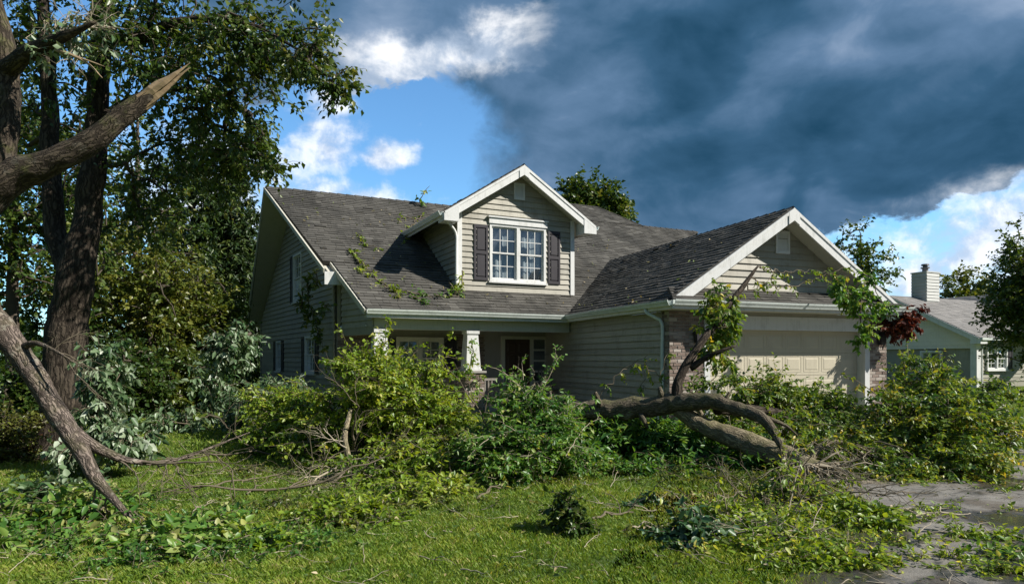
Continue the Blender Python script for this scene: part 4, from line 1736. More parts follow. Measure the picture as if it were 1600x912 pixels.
# slatted chair on the porch
chair = thing('porch_chair', 'dark slat back chair on the porch beside the grey garage wall', 'chair', (10.15, 18.4, .15))
CH = lambda a, b, c=0.0: np.array([10.15 + a, 18.4 + b, .15 + c])
m_ = MB()
m_.box(CH, -.28, .28, -.26, .26, .38, .42)
m_.build('seat', M['porch_wood'], chair)
for i in range(6):
    m_ = MB()
    x = -.27 + i * .1
    m_.hexa([CH(x, .24, .43), CH(x + .045, .24, .43), CH(x + .045, .38, .98 + .03 * math.sin(i)), CH(x, .38, .98 + .03 * math.sin(i)),
             CH(x, .27, .43), CH(x + .045, .27, .43), CH(x + .045, .41, .98 + .03 * math.sin(i)), CH(x, .41, .98 + .03 * math.sin(i))])
    m_.build('back_slat', M['porch_wood'], chair)
for sx in (-.27, .22):
    for sy in (-.25, .20):
        m_ = MB()
        m_.box(CH, sx, sx + .05, sy, sy + .05, 0, .379)
        m_.build('leg', M['porch_wood'], chair)
    m_ = MB()
    m_.box(CH, sx - .01, sx + .06, -.28, .24, .60, .63)
    m_.box(CH, sx, sx + .05, -.25, -.20, .421, .599)
    m_.build('armrest', M['porch_wood'], chair)

# ================================================================== NEIGHBOUR'S HOUSE
NO = np.array([36.2, 20.4, 0])
nb = thing('neighbouring_house', 'pale bungalow with grey roof and boxed chimney beyond the driveway', 'house', NO)
NP = lambda a, b, c=0.0: NO + np.array([a, b, c])
NE, NRZ, NRB = 2.58, 5.15, 5.0
nl = math.hypot(NRB, NRZ - NE)
NF = frame(NP(0, 0, NE), (1, 0, 0), (0, NRB, NRZ - NE))
npoly = [(0, 0), (16, 0), (16, nl), (0, nl)]
shingles(NF, npoly, nb, M['shingle_n'], seed=61, exp=.25, tab=.45, thick=.014)
nd_ = MB()
nd_.prism(NF, npoly, -.1, -.002)
NBk = frame(NP(0, 2 * NRB, NE), (-1, 0, 0), (0, -NRB, NRZ - NE))
nd_.prism(NBk, [(-16, 0), (0, 0), (0, nl), (-16, nl)], -.1, 0.0)
nd_.build('roof', M['shingle_n'], nb)
# the wing that meets the roof in a valley
WR = frame(NP(4.6, -3.0, NE), (0, 1, 0), (4.5, 0, 2.95))
WL = frame(NP(4.6, 8.0, NE), (0, -1, 0), (4.5, 0, 2.95))
wl_ = math.hypot(4.5, 2.95)
shingles(WL, [(0, 0), (11.0, 0), (11.0, wl_), (0, wl_)], nb, M['shingle_n'], seed=62, exp=.25, tab=.45, thick=.014)
w2 = MB()
w2.prism(WL, [(0, 0), (11.0, 0), (11.0, wl_), (0, wl_)], -.1, -.002)
WR2 = frame(NP(13.6, -3.0, NE), (0, 1, 0), (-4.5, 0, 2.95))
w2.prism(WR2, [(0, 0), (11, 0), (11, wl_), (0, wl_)], -.1, 0)
w2.build('wing_roof', M['shingle_n'], nb)
rake(NP(0, 0, NE), NP(0, NRB, NRZ), 'rake_board', nb, INX, h=.26, t=.04)
rake(NP(0, 2 * NRB, NE), NP(0, NRB, NRZ), 'rake_board', nb, INX, h=.26, t=.04)
NG = frame(NP(.45, 9.5, 0), (0, -1, 0))
ngp = [(0, 2.05), (9.0, 2.05), (9.0, NE - .02), (4.5, NRZ - .2), (0, NE - .02)]
siding(NG, ngp, nb, M['nsiding'], exp=.2, seglen=12)
nw = MB()
nw.prism(NG, ngp, -.14, -.002)
nw.box(NG, 0, 9.0, 0, 2.045, -.3, -.12)
nw.build('gable_wall', M['siding_grey'], nb)
er = MB()
er.box(NP, -.03, .55, -.06, .45, NE - .32, NE - .05)
er.build('eave_return', M['white'], nb)
fw_ = MB()
NW = frame(NP(.45, .5, 0), (1, 0, 0))
fw_.box(NW, 0, 16, 0, NE - .06, -.15, 0)
fw_.build('front_wall', M['siding_grey'], nb)
siding(NW, [(0, .3), (8, .3), (8, NE - .1), (0, NE - .1)], nb, M['siding_grey'], [(.9, .9, 2.7, 2.1)], exp=.2, seglen=9)
NWf = frame(NP(.45, .42, 0), (1, 0, 0))
window(NWf, .98, .98, 2.62, 2.02, nb, 2, 2, mull=2)
shutter(NWf, 2.74, .92, 3.14, 2.1, nb)
window(frame(NP(.33, 9.5, 0), (0, -1, 0)), 6.3, .9, 7.3, 1.85, nb, 2, 2)
gcol = MB()
gcol.box(NP, .28, .62, .30, .62, 0, NE - .33)
gcol.build('corner_post', M['white'], nb)
mbp = MB()
tube(mbp, [NP(.9, .0, NE - .1), NP(.85, .1, NE - .25), NP(.72, .28, NE - .5), NP(.72, .3, 1.6), NP(.72, .3, .1)], [.045] * 5, 8, .1)
mbp.build('downspout', M['white'], nb, smooth=True)
mbp = MB()
mbp.box(NP, 0, 16, -.14, -.01, NE - .13, NE - .01)
mbp.build('gutter', M['gutter'], nb)
# chimney chase
c0 = np.array([39.3, 25.2, 0])
chm = MB()
CB = lambda a, b, c=0.0: c0 + np.array([a, b, c])
chm.box(CB, -.58, .58, -.45, .45, 4.3, 6.55)
chm.box(CB, -.63, .63, -.50, .50, 6.551, 6.62)
chim = chm.build('chimney', M['chimney'], nb)
siding(frame(CB(-.58, -.45, 0), (1, 0, 0)), [(0, 4.9), (1.16, 4.9), (1.16, 6.54), (0, 6.54)], chim, M['chimney'], exp=.18)
siding(frame(CB(-.58, .45, 0), (0, -1, 0)), [(0, 4.9), (.9, 4.9), (.9, 6.54), (0, 6.54)], chim, M['chimney'], exp=.18)
mbp = MB()
tube(mbp, [CB(0, 0, 6.6), CB(0, 0, 6.85), CB(0, 0, 6.86), CB(0, 0, 6.93), CB(0, 0, 6.94), CB(0, 0, 7.02), CB(0, 0, 7.03), CB(0, 0, 7.12)],
     [.16, .16, .24, .24, .13, .13, .22, .20], 12, raw=True)
mbp.build('flue_cap', M['metal'], chim)

# ================================================================== TREES AND FALLEN WOOD
def B(px, py, Z, rx, ry, dm, n):
    return (at(px, py, Z), (rx * Z / 1040.0, dm, ry * Z / 1040.0), n)


def limb(parent, pts, mat, name='limb', k=10, step=.10, rough=.10, wob=.3, seed=0, smooth=True, freq=6.0):
    """pts: (px, py, Z, radius)"""
    mb = MB()
    tube(mb, [at(p[0], p[1], p[2]) for p in pts], [p[3] for p in pts], k, step, rough, wob, seed, freq)
    return mb.build(name, M[mat], parent, smooth=smooth)


def nodes_of(*paths):
    out = []
    for pts in paths:
        out += polyline_nodes([at(p[0], p[1], p[2]) for p in pts], .3)
    return out


def grow(fol, roots, blobs, step=.4, rmin=.006, sag=.0, rmax=.12, k=4, shell=.35, zmin=.05, jit=.07, power=.5, sides=4, **kw):
    C, O = blob_points(blobs, fol.rng, shell)
    keep = C[:, 2] > zmin
    C, O = C[keep], O[keep]
    P0, P1, R0, R1 = skeleton(roots, 0, C, fol.rng, step, rmin, sag, power, rmax)
    V, F = edge_tubes(P0, P1, R0, R1, sides, jit, fol.rng)
    fol.twigs(V, F)
    fol.spray(C, O, k=k, **kw)
    return C


def tree(name, label, stems, blobs, seed, leaf='leaf_dark', bark='bark_far', group=None, rough=.08, k=4, m=8, Lt=.5, l=.13, w=.075, step=.6,
         rmin=.012, rmax=.15, tint=.5, kk=10, shell=.35, droop=.2, cvar=.14, big=False, cat='tree', tstep=.2, extra=None, **kw):
    base = at(*stems[0][0][:3])
    base = np.array([base[0], base[1], 0.0])
    t = thing(name, label, cat, base, group)
    mb = MB()
    for i, s in enumerate(stems):
        tube(mb, [at(p[0], p[1], p[2]) for p in s], [p[3] for p in s], kk, tstep, rough, .25, seed + i)
    mb.build('trunk', M[bark], t, smooth=True)
    f = Foliage(seed)
    roots = nodes_of(*stems)
    roots = [r for r in roots if r[2] > 1.2] or roots
    if stems[0][0][2] > 18:
        kw['twigs'] = False
    grow(f, roots, blobs, step=step, rmin=rmin, rmax=rmax, shell=shell, Lt=Lt, m=m, l=l, w=w, tint=tint, droop=droop, cvar=cvar, big=big, k=k, **kw)
    f.build(t, M[leaf], M['bark_far'], 'crown', 'branches')
    return t


def gy_(Z):
    return 560 + 1560.0 / Z


# ---- the dark standing tree on the left
tree('maple_tree', 'tall dark trunked maple standing over the left of the lawn',
     [[(92, 722, 10, .40), (94, 690, 10, .31), (96, 620, 10, .285), (104, 520, 10, .28), (116, 430, 10, .25), (134, 350, 10.1, .20), (150, 250, 10.2, .165), (154, 130, 10.3, .15), (162, 0, 10.4, .13), (172, -160, 10.5, .10), (200, -330, 10.5, .05)],
      [(112, 440, 10, .15), (92, 380, 10.2, .15), (80, 300, 10.3, .14), (78, 180, 10.5, .12), (70, 40, 10.6, .10), (50, -150, 10.8, .06)],
      [(160, 60, 10.3, .09), (215, 62, 10, .075), (265, 38, 9.8, .06), (330, 30, 9.6, .045), (400, 42, 9.4, .032), (470, 80, 9.2, .018)],
      [(152, 190, 10.2, .08), (220, 150, 10.4, .05), (300, 140, 10.6, .035), (380, 170, 10.6, .02)]],
     [B(250, 60, 10, 110, 110, 1.3, 120), B(390, 60, 9.6, 85, 60, .9, 84), B(490, 70, 9.2, 50, 45, .5, 34), B(330, 160, 10.2, 100, 60, 1.0, 84),
      B(385, 235, 10.2, 45, 50, .7, 44), B(290, 260, 10.6, 75, 58, 1.0, 50), B(525, 120, 9.1, 26, 28, .3, 14), B(60, 60, 10.6, 120, 130, 1.3, 100), B(425, 262, 10, 18, 22, .3, 8),
      B(60, 260, 11.4, 90, 90, 1.0, 60), B(250, -150, 10.5, 260, 120, 1.8, 110), B(225, 330, 11, 60, 60, .8, 24)],
     101, 'leaf_dark', 'bark_dark', kk=22, rough=.14, Lt=.36, l=.088, w=.054, k=4, m=8, step=.4, rmin=.006, rmax=.05, tint=.62, droop=.45, tstep=.07, shell=.55)

# ---- broken tree at the left edge, nearer
bt = thing('broken_tree', 'mossy storm broken tree at the left edge with a torn limb end', 'tree', at(-190, 820, 6))
limb(bt, [(-200, 830, 6.0, .34), (-150, 620, 6.0, .27), (-110, 440, 6.0, .25), (-55, 330, 6.0, .22), (10, 276, 6.0, .150), (80, 251, 6.05, .120), (145, 222, 6.1, .102), (195, 182, 6.15, .090), (226, 157, 6.2, .084), (238, 148, 6.2, .070), (246, 142, 6.2, .045)],
     'bark_mossy', 'trunk', 20, .05, .13, .25, 3, freq=9)
limb(bt, [(-70, 350, 6.05, .16), (-15, 300, 6.1, .135), (8, 220, 6.15, .105), (10, 130, 6.2, .10), (4, 60, 6.2, .09), (-30, -60, 6.3, .07), (-50, -200, 6.3, .05)], 'bark_mossy', 'limb', 16, .05, .13, .2, 5, freq=9)
mb = MB()
_r = random.Random(4)
for i in range(15):
    a0, b0 = _r.uniform(-1, 1), _r.uniform(-.8, .5)
    s0 = at(222 + a0 * 5, 161 + a0 * 8, 6.19 + b0 * .05)
    ln = _r.uniform(.35, 1.0) if i else 1.05
    e0 = at(226 + 70 * ln + a0 * 4, 158 - 56 * ln + a0 * 9 * (1 - ln * .75), 6.2 + b0 * .06)
    m0 = (s0 + e0) / 2 + np.array([_r.uniform(-.012, .012) for _ in range(3)])
    tube(mb, [s0, m0, e0], [.036, .030, .002], 5, .03, .3, .0, i, 16)
mb.build('torn_end', M['fresh_wood'], bt)
limb(bt, [(10, 110, 6.2, .085), (40, 86, 6.0, .075), (75, 70, 5.9, .058), (115, 52, 5.8, .036), (150, 34, 5.75, .012)], 'bark_mossy', 'limb', 12, .05, .16, .3, 8)
f = Foliage(5)


def sprig(f, pts, r0, r1, n, wig=.02, sides=4):
    """one bare twig"""
    P, R = catmull([at(*p[:3]) if len(p) == 3 and abs(p[0]) > 40 or len(p) == 3 else p for p in pts], list(np.linspace(r0, r1, len(pts))), .08)
    P = P + f.rng.normal(0, wig, P.shape)
    V, F = edge_tubes(P[:-1], P[1:], R[:-1], R[1:], sides, .02, f.rng)
    f.twigs(V, F)
    return P


def ramify(f, p, d, L, r, depth, spread=.6, sag=-.1, n=3, zmin=.02, out=None):
    """bare branching wood"""
    segs = 4
    pts = [p]
    dd = d / np.linalg.norm(d)
    for i in range(segs):
        dd = dd + f.rng.normal(0, .22, 3) + np.array([0, 0, sag])
        dd /= np.linalg.norm(dd)
        q = pts[-1] + dd * L / segs
        q[2] = max(q[2], zmin)
        pts.append(q)
    P = np.array(pts)
    R = np.linspace(r, r * .5, segs + 1)
    V, F = edge_tubes(P[:-1], P[1:], R[:-1], R[1:], 5 if r > .01 else 4, .05, f.rng)
    f.twigs(V, F)
    if out is not None:
        out += list(P[2:])
    if depth:
        for i in range(n):
            t = f.rng.integers(1, segs + 1)
            nd = dd + f.rng.normal(0, spread, 3)
            ramify(f, P[t].copy(), nd, L * f.rng.uniform(.45, .75), R[t] * .62, depth - 1, spread, sag, n, zmin, out)


for a in range(9):
    s = at(60 + a * 10, 72 - a * 4, 5.9)
    ramify(f, s, CR * f.rng.uniform(-.2, 1) + UP * f.rng.uniform(-.8, 1) - CD * .2, .32, .009, 2, .6, -.05, 3)
np_mesh('twigs', np.concatenate(f.TV), [np.concatenate(f.TF)], M['twig_pale'], bt, 'stuff')
f2 = Foliage(6)
tips = np.array([at(40 + i * 11, 60 - i * 3 + (i % 3) * 16, 5.9) for i in range(11)])
f2.spray(tips, np.tile(CR * .6 + UP * .2, (11, 1)), k=4, Lt=.22, m=6, l=.07, w=.035, tint=.6, droop=.5)
f2.build(bt, M['leaf_pale'], M['twig_pale'], 'leaves', 'leaf_twigs')
mb = MB()
tube(mb, [at(88, 78, 5.85), at(112, 86, 5.8), at(138, 100, 5.78), at(160, 122, 5.76)], [.018, .016, .012, .003], 6, .03, .3, .2, 3, 20)
tube(mb, [at(118, 88, 5.8), at(146, 98, 5.76), at(163, 104, 5.74)], [.010, .007, .002], 5, .03, .3, .2, 3, 20)
mb.build('torn_strip', M['fresh_wood'], bt)

# ---- the wood behind, on the left
BG = 'trees crowded behind the left of the house'


def deciduous(label, px, Z, top, half, seed, leaf, n, name='broadleaf_tree', tint=.5, bottom=None, group=BG, lean=0, **kw):
    g = gy_(Z)
    bot = bottom or (560 - 20)
    mid = (top + bot) / 2
    hh = (bot - top) / 2
    r = .011 * (g - top) * Z / 1040 + .03
    stem = [(px - lean, g + 3, Z, r * 1.5), (px - lean * .6, g - (g - mid) * .5, Z, r), (px, mid, Z, r * .7), (px + lean * .3, top + hh * .3, Z, r * .25)]
    s = Z * 1.0
    bl = [B(px, mid + hh * .25, Z, half, hh * .75, half * Z / 1040 * .8, int(n * .45)), B(px - half * .25, mid - hh * .35, Z, half * .65, hh * .6, half * Z / 1040 * .6, int(n * .25)),
          B(px + half * .3, mid - hh * .1, Z - .3, half * .6, hh * .55, half * Z / 1040 * .6, int(n * .2)), B(px - half * .6, mid + hh * .2, Z, half * .5, hh * .4, half * Z / 1040 * .5, int(n * .15))]
    return tree(name, label, [stem], bl, seed, leaf, 'bark_far', group, tint=tint, tstep=.5, kk=8, **kw)


deciduous('shaded green tree behind the broken tree at the left edge', 20, 17, 60, 150, 201, 'leaf_dark', 360, Lt=.55, l=.14, w=.09, tint=.6)
deciduous('olive green tree just behind the maple trunk', 235, 20, 330, 95, 202, 'leaf_olive', 330, Lt=.5, l=.13, w=.08, tint=.6, bottom=600)
deciduous('dark tall tree with sky showing through, right of the maple trunk', 215, 24, 120, 90, 203, 'leaf_dark', 170, Lt=.6, l=.16, w=.10, tint=.6)
deciduous('low yellowish green tree in front of the two conifers', 320, 21, 400, 70, 204, 'leaf_olive', 280, Lt=.5, l=.13, w=.08, tint=.55, bottom=610)
deciduous('dense dark tree below the tall tree behind the maple', 130, 22, 250, 100, 205, 'leaf_dark', 280, Lt=.55, l=.15, w=.09, tint=.55, bottom=610)


def conifer(label, px, Z, top, half, seed, n=420, name='conifer_tree', group=BG, bottom=575):
    g = gy_(Z)
    base = at(px, g, Z)
    t = thing(name, label, 'tree', (base[0], base[1], 0), group)
    mb = MB()
    H = (g - top) * Z / 1040
    tube(mb, [at(px, g + 3, Z), at(px + 2, (g + top) / 2, Z), at(px, top, Z)], [.018 * H, .011 * H, .01], 8, .6, .05, .2, seed)
    mb.build('trunk', M['bark_far'], t, smooth=True)
    f = Foliage(seed)
    z0, z1 = EYE + (560 - bottom) / 1040 * Z, EYE + (560 - top) / 1040 * Z
    u = 1 - np.sqrt(f.rng.uniform(0, 1, n))
    z = z0 + (z1 - z0) * u
    whorl = (z1 - z0) / 16
    z = np.round(z / whorl) * whorl + f.rng.normal(0, .08 * whorl, n)
    R = half * Z / 1040 * (1 - (z - z0) / (z1 - z0)) ** .8 * (1 + f.rng.normal(0, .10, n)) + .1
    th = f.rng.uniform(0, 6.283, n)
    rr = R * f.rng.uniform(.25, 1, n) ** .5
    d = CR * np.cos(th)[:, None] + CD * np.sin(th)[:, None]
    ax = at(px, 560, Z)
    C = np.array([ax[0], ax[1], 0]) + d * rr[:, None] + UP * (z - .22 * rr)[:, None]
    A = np.stack([np.full(n, ax[0]), np.full(n, ax[1]), z + .1], axis=1)
    V, F = edge_tubes(A, C, .012 + .006 * rr, np.full(n, .006), 3, .02, f.rng)
    f.twigs(V, F)
    f.spray(C, d - UP * .25, k=5, Lt=.55, m=9, l=.26, w=.085, droop=.35, tint=.5, cvar=.16, twigs=False)
    f.build(t, M['needle'], M['bark_far'], 'crown', 'branches')


conifer('tall dark conifer nearest the house gable', 362, 31, 200, 64, 211, 900)
conifer('second dark conifer left of the one nearest the gable', 300, 30, 165, 80, 212, 760)

# shrubs along the foot of the wood
US = 'shrubs at the foot of the wood'
for i, (px, Z, top, half, leaf, lab) in enumerate([
        (200, 17, 535, 55, 'leaf_dark', 'dark shrub behind the silvery bough beside the maple trunk'),
        (262, 18.5, 545, 55, 'leaf_olive', 'olive shrub midway between the maple trunk and the house gable'),
        (330, 19, 560, 50, 'leaf_dark', 'dark shrub nearest the rear corner of the house gable'),
        (130, 19, 545, 60, 'leaf_dark', 'dark shrub half hidden by the maple trunk'),
        (60, 15, 560, 55, 'leaf_dark', 'dark shrub left of the maple trunk')]):
    g = gy_(Z)
    tree('shrub', lab, [[(px, g + 2, Z, .04), (px + 4, (g + top) / 2, Z, .03), (px, top + 20, Z, .012)]],
         [B(px, (top + g) / 2, Z, half, (g - top) / 2, .9, 230)], 220 + i, leaf, 'bark_far', US, Lt=.35, l=.12, w=.075, tint=.42, cat='shrub', tstep=.4, kk=6, zmin=.05)
tree('shrub', 'green and rust coloured shrub at the left edge under the broken tree', [[(18, 735, 9.6, .03), (22, 700, 9.6, .02), (25, 660, 9.6, .01)]],
     [B(15, 675, 9.6, 48, 30, .5, 130), B(25, 730, 9.5, 40, 32, .45, 110)], 230, 'leaf_rust', 'bark_far', US, Lt=.22, l=.055, w=.035, tint=.62, cat='shrub', tstep=.3, kk=6, step=.25, rmin=.004)

# ---- trees behind the roofs
RG = 'trees beyond the roofs'
deciduous('dark domed tree showing above the house ridge', 930, 46, 272, 58, 241, 'leaf_dark', 420, Lt=.9, l=.30, w=.20, tint=.55, bottom=400, group=RG)
deciduous('open crowned tree rising behind the garage gable', 1345, 40, 338, 50, 242, 'leaf_dark', 120, Lt=.8, l=.22, w=.13, tint=.55, bottom=520, group=RG, shell=.6)
deciduous('rounded brownish green tree behind the neighbouring chimney', 1512, 60, 415, 58, 243, 'leaf_olive', 260, Lt=1.1, l=.36, w=.22, tint=.45, bottom=560, group=RG)
deciduous('large dark green tree at the right edge in front of the neighbouring house', 1640, 23, 350, 86, 244, 'leaf_dark', 760, Lt=.5, l=.13, w=.08, tint=.62, bottom=560, group=RG, shell=.45)
deciduous('tree at the right edge behind the neighbouring wing roof', 1600, 66, 405, 60, 245, 'leaf_dark', 200, Lt=1.1, l=.36, w=.22, tint=.5, bottom=560, group=RG)
# the far wood on every side
f = Foliage(250)
bl = []
for i in range(110):
    a = i / 110 * 6.283
    R = 95 + 20 * math.sin(i * 2.3)
    c = np.array([12 + math.cos(a) * R, 14 + math.sin(a) * R, 3.0 + 1.5 * math.sin(i * 1.7)])
    bl.append((c, (5.0, 5.0, 4.2 + 1.6 * math.sin(i * 3.1)), 24))
C, O = blob_points(bl, f.rng, .3)
C = C[C[:, 2] > .3]
f.spray(C, f.rng.normal(0, 1, C.shape) + UP * .3, k=3, Lt=1.4, m=6, l=1.1, w=.75, tint=.45, twigs=False)
np_mesh('far_woodland', np.concatenate(f.LV), [np.concatenate(f.LF)], M['leaf_dark'], None, 'stuff', np.concatenate(f.LT))
bpy.data.objects['far_woodland']['label'] = 'dark belt of distant woodland round the houses'

# ================================================================== FALLEN TREE
ft = thing('fallen_tree', 'uprooted tree lying across the lawn in front of the garage', 'fallen tree', gr(1130, 740))
T_up = [(872, 646, 10.3, .125), (915, 643, 10.2, .150), (980, 639, 10.0, .160), (1040, 633, 9.8, .148), (1075, 629, 9.6, .128), (1120, 630, 9.3, .108), (1158, 641, 9.05, .094), (1182, 649, 8.85, .090), (1200, 664, 8.7, .072), (1214, 683, 8.6, .055), (1225, 704, 8.5, .036), (1226, 720, 8.42, .024)]
T_log = [(1056, 640, 9.75, .10), (1090, 660, 9.6, .125), (1130, 676, 9.4, .14), (1175, 694, 9.15, .155), (1230, 716, 8.8, .165), (1278, 736, 8.5, .15), (1306, 750, 8.3, .08)]
T_vert = [(1060, 624, 9.7, .095), (1060, 598, 9.75, .070), (1076, 562, 9.85, .060), (1100, 528, 10.0, .056), (1128, 494, 10.3, .058), (1150, 462, 10.6, .050), (1172, 432, 10.9, .034), (1184, 416, 11.0, .014)]
T_side = [(1078, 575, 9.85, .06), (1100, 560, 9.8, .045), (1128, 548, 9.7, .03), (1150, 540, 9.7, .012)]
T_back = [(1120, 640, 9.5, .08), (1175, 640, 10.3, .07), (1235, 645, 10.9, .055), (1310, 640, 11.3, .04), (1400, 632, 11.5, .02)]
limb(ft, T_up, 'bark_log', 'trunk', 20, .04, .20, .45, 21, freq=9)
for s_, e_, r_ in (((940, 640, 10.1), (930, 612, 10.0), .045), ((1000, 645, 9.9), (1012, 668, 9.7), .04), ((1128, 630, 9.25), (1140, 612, 9.2), .032), ((1035, 622, 9.8), (1030, 604, 9.75), .05)):
    limb(ft, [(*s_, r_ * 1.25), ((s_[0] + e_[0]) / 2, (s_[1] + e_[1]) / 2, e_[2], r_), (*e_, r_ * .55)], 'bark_log', 'stub', 8, .03, .3, .3, int(s_[0]), freq=14)
limb(ft, T_log, 'bark_pale', 'limb', 20, .04, .17, .3, 22, freq=9)
limb(ft, [(1186, 650, 8.85, .05), (1206, 655, 8.8, .034), (1228, 664, 8.8, .022), (1246, 680, 8.75, .008)], 'bark_log', 'limb', 8, .05, .2, .5, 26, freq=10)
limb(ft, [(1262, 728, 8.6, .06), (1278, 702, 8.7, .045), (1300, 690, 8.75, .034), (1330, 694, 8.7, .024), (1362, 706, 8.6, .010)], 'bark_pale', 'limb', 8, .05, .22, .5, 27, freq=10)
limb(ft, [(1100, 655, 9.6, .05), (1092, 640, 9.55, .035), (1088, 628, 9.5, .012)], 'bark_pale', 'limb', 8, .05, .2, .5, 28, freq=10)
limb(ft, T_vert, 'bark_dark', 'limb', 12, .05, .14, .3, 23, freq=9)
limb(ft, T_side, 'bark_dark', 'limb', 8, .05, .14, .4, 24, freq=9)
limb(ft, T_back, 'bark_dark', 'limb', 10, .07, .14, .5, 25, freq=9)
# torn butt: ragged shards of wood
f = Foliage(31)
mb = MB()
for i in range(34):
    s = at(1262 + f.rng.uniform(0, 46), 726 + f.rng.uniform(-6, 30), 8.4 + f.rng.uniform(-.1, .15))
    d = CR * f.rng.uniform(.3, 1) + UP * f.rng.uniform(-.75, .35) + CD * f.rng.uniform(-.5, .2)
    d /= np.linalg.norm(d)
    L = f.rng.uniform(.18, .62)
    e = s + d * L
    e[2] = max(e[2], .03)
    mid = (s + e) / 2 + f.rng.normal(0, .03, 3)
    tube(mb, [s, mid, e], [f.rng.uniform(.012, .03), .012, .002], 5, .08, .3, .2, i, 18)
mb.build('splintered_butt', M['twig_pale'], ft)
for i in range(22):
    s = at(1270 + f.rng.uniform(-10, 40), 735 + f.rng.uniform(-10, 25), 8.3)
    ramify(f, s, CR * f.rng.uniform(-.2, 1.2) + UP * f.rng.uniform(-.9, .3) - CD * f.rng.uniform(0, .8), f.rng.uniform(.4, .9), .011, 2, .55, -.12, 3)
for i in range(46):
    s = at(1236 + f.rng.uniform(0, 68), 735 + f.rng.uniform(-12, 14), 8.35 + f.rng.uniform(-.15, .15))
    ramify(f, s, CR * f.rng.uniform(-.35, .8) - UP * f.rng.uniform(.3, 1) - CD * f.rng.uniform(0, .8), f.rng.uniform(.25, .6), .006, 1, .5, -.15, 3)
for q in range(9):
    ramify(f, at(1285 + q * 9, 694 + q * 1.5, 8.7), CR * f.rng.uniform(.3, 1) - UP * f.rng.uniform(.2, 1) - CD * .3, .55, .007, 2, .45, -.2, 2)
# long pale root that curves down to the grass
P = sprig(f, [(1226, 715, 8.44), (1224, 730, 8.3), (1208, 748, 8.0), (1186, 766, 7.7), (1160, 778, 7.3), (1136, 786, 7.0), (1110, 802, 6.6)], .026, .007, 10, .008, 6)
for q in P[8::5]:
    ramify(f, q, -CR * .8 - CD * .4 - UP * .2, .35, .007, 1, .6, -.1, 2)
for q in range(10):
    ramify(f, at(1235 + q * 5, 716 + q * 2, 8.4), CR * f.rng.uniform(.2, 1) + UP * f.rng.uniform(-.3, .6) - CD * .3, .45, .007, 2, .5, -.15, 3)
np_mesh('roots', np.concatenate(f.TV), [np.concatenate(f.TF)], M['twig_pale'], ft, 'stuff')
f = Foliage(32)
rts = nodes_of(T_up, T_back, T_vert, T_side)
grow(f, rts, [B(1190, 612, 11.2, 62, 32, .5, 62), B(1275, 628, 11.4, 64, 26, .5, 60), B(1225, 655, 10.9, 105, 24, .6, 80), B(1310, 662, 11.2, 50, 22, .6, 50),
              B(1130, 605, 10.6, 34, 44, .4, 18), B(1150, 665, 10.2, 70, 16, .5, 50)],
     step=.3, rmin=.005, rmax=.03, Lt=.34, m=12, l=.070, w=.04, k=4, tint=.5, droop=.25, shell=.6, big=True, upbias=1.2, flat=.5)
grow(f, nodes_of(T_vert[3:], T_side), [B(1122, 505, 10.3, 30, 44, .28, 40), B(1135, 470, 10.6, 18, 16, .2, 8), B(1118, 555, 10.0, 26, 22, .25, 10)], step=.2, rmin=.004, rmax=.02, Lt=.2, m=7, l=.082, w=.048, k=4, tint=.55, droop=.6, big=True)
# thin twigs from the broken tip, across the garage gable
for pts in ([(1184, 417, 11.0), (1215, 424, 11.6), (1260, 424, 12.2), (1320, 432, 13.0)], [(1172, 432, 10.9), (1200, 445, 11.4), (1240, 447, 12), (1290, 430, 12.6), (1330, 418, 13.2)],
            [(1160, 448, 10.8), (1180, 450, 11), (1196, 440, 11.2), (1215, 418, 11.4)]):
    P = sprig(f, pts, .012, .003, 10, .02)
    q = P[3::4]
    f.spray(q, np.tile(CR * .5 - UP * .3, (len(q), 1)), k=2, Lt=.2, m=4, l=.075, w=.042, tint=.6, droop=.4, big=True)
# sparse shoots in front of the garage side wall
for pts in ([(925, 630, 10.3), (960, 590, 10.4), (990, 565, 10.5), (1015, 552, 10.5)], [(990, 630, 10.1), (1005, 600, 10.3), (1012, 580, 10.3)], [(1040, 600, 10), (1010, 570, 10.2), (975, 575, 10.3)], [(1030, 620, 9.9), (1035, 575, 10), (1045, 545, 10)]):
    P = sprig(f, pts, .008, .003, 10, .02)
    q = P[4::3]
    f.spray(q, np.tile(CR * .3 - UP * .5, (len(q), 1)), k=2, Lt=.2, m=4, l=.075, w=.045, tint=.6, droop=.5, big=True)
f.build(ft, M['leaf_mixed'], M['twig'], 'leaves', 'twigs')


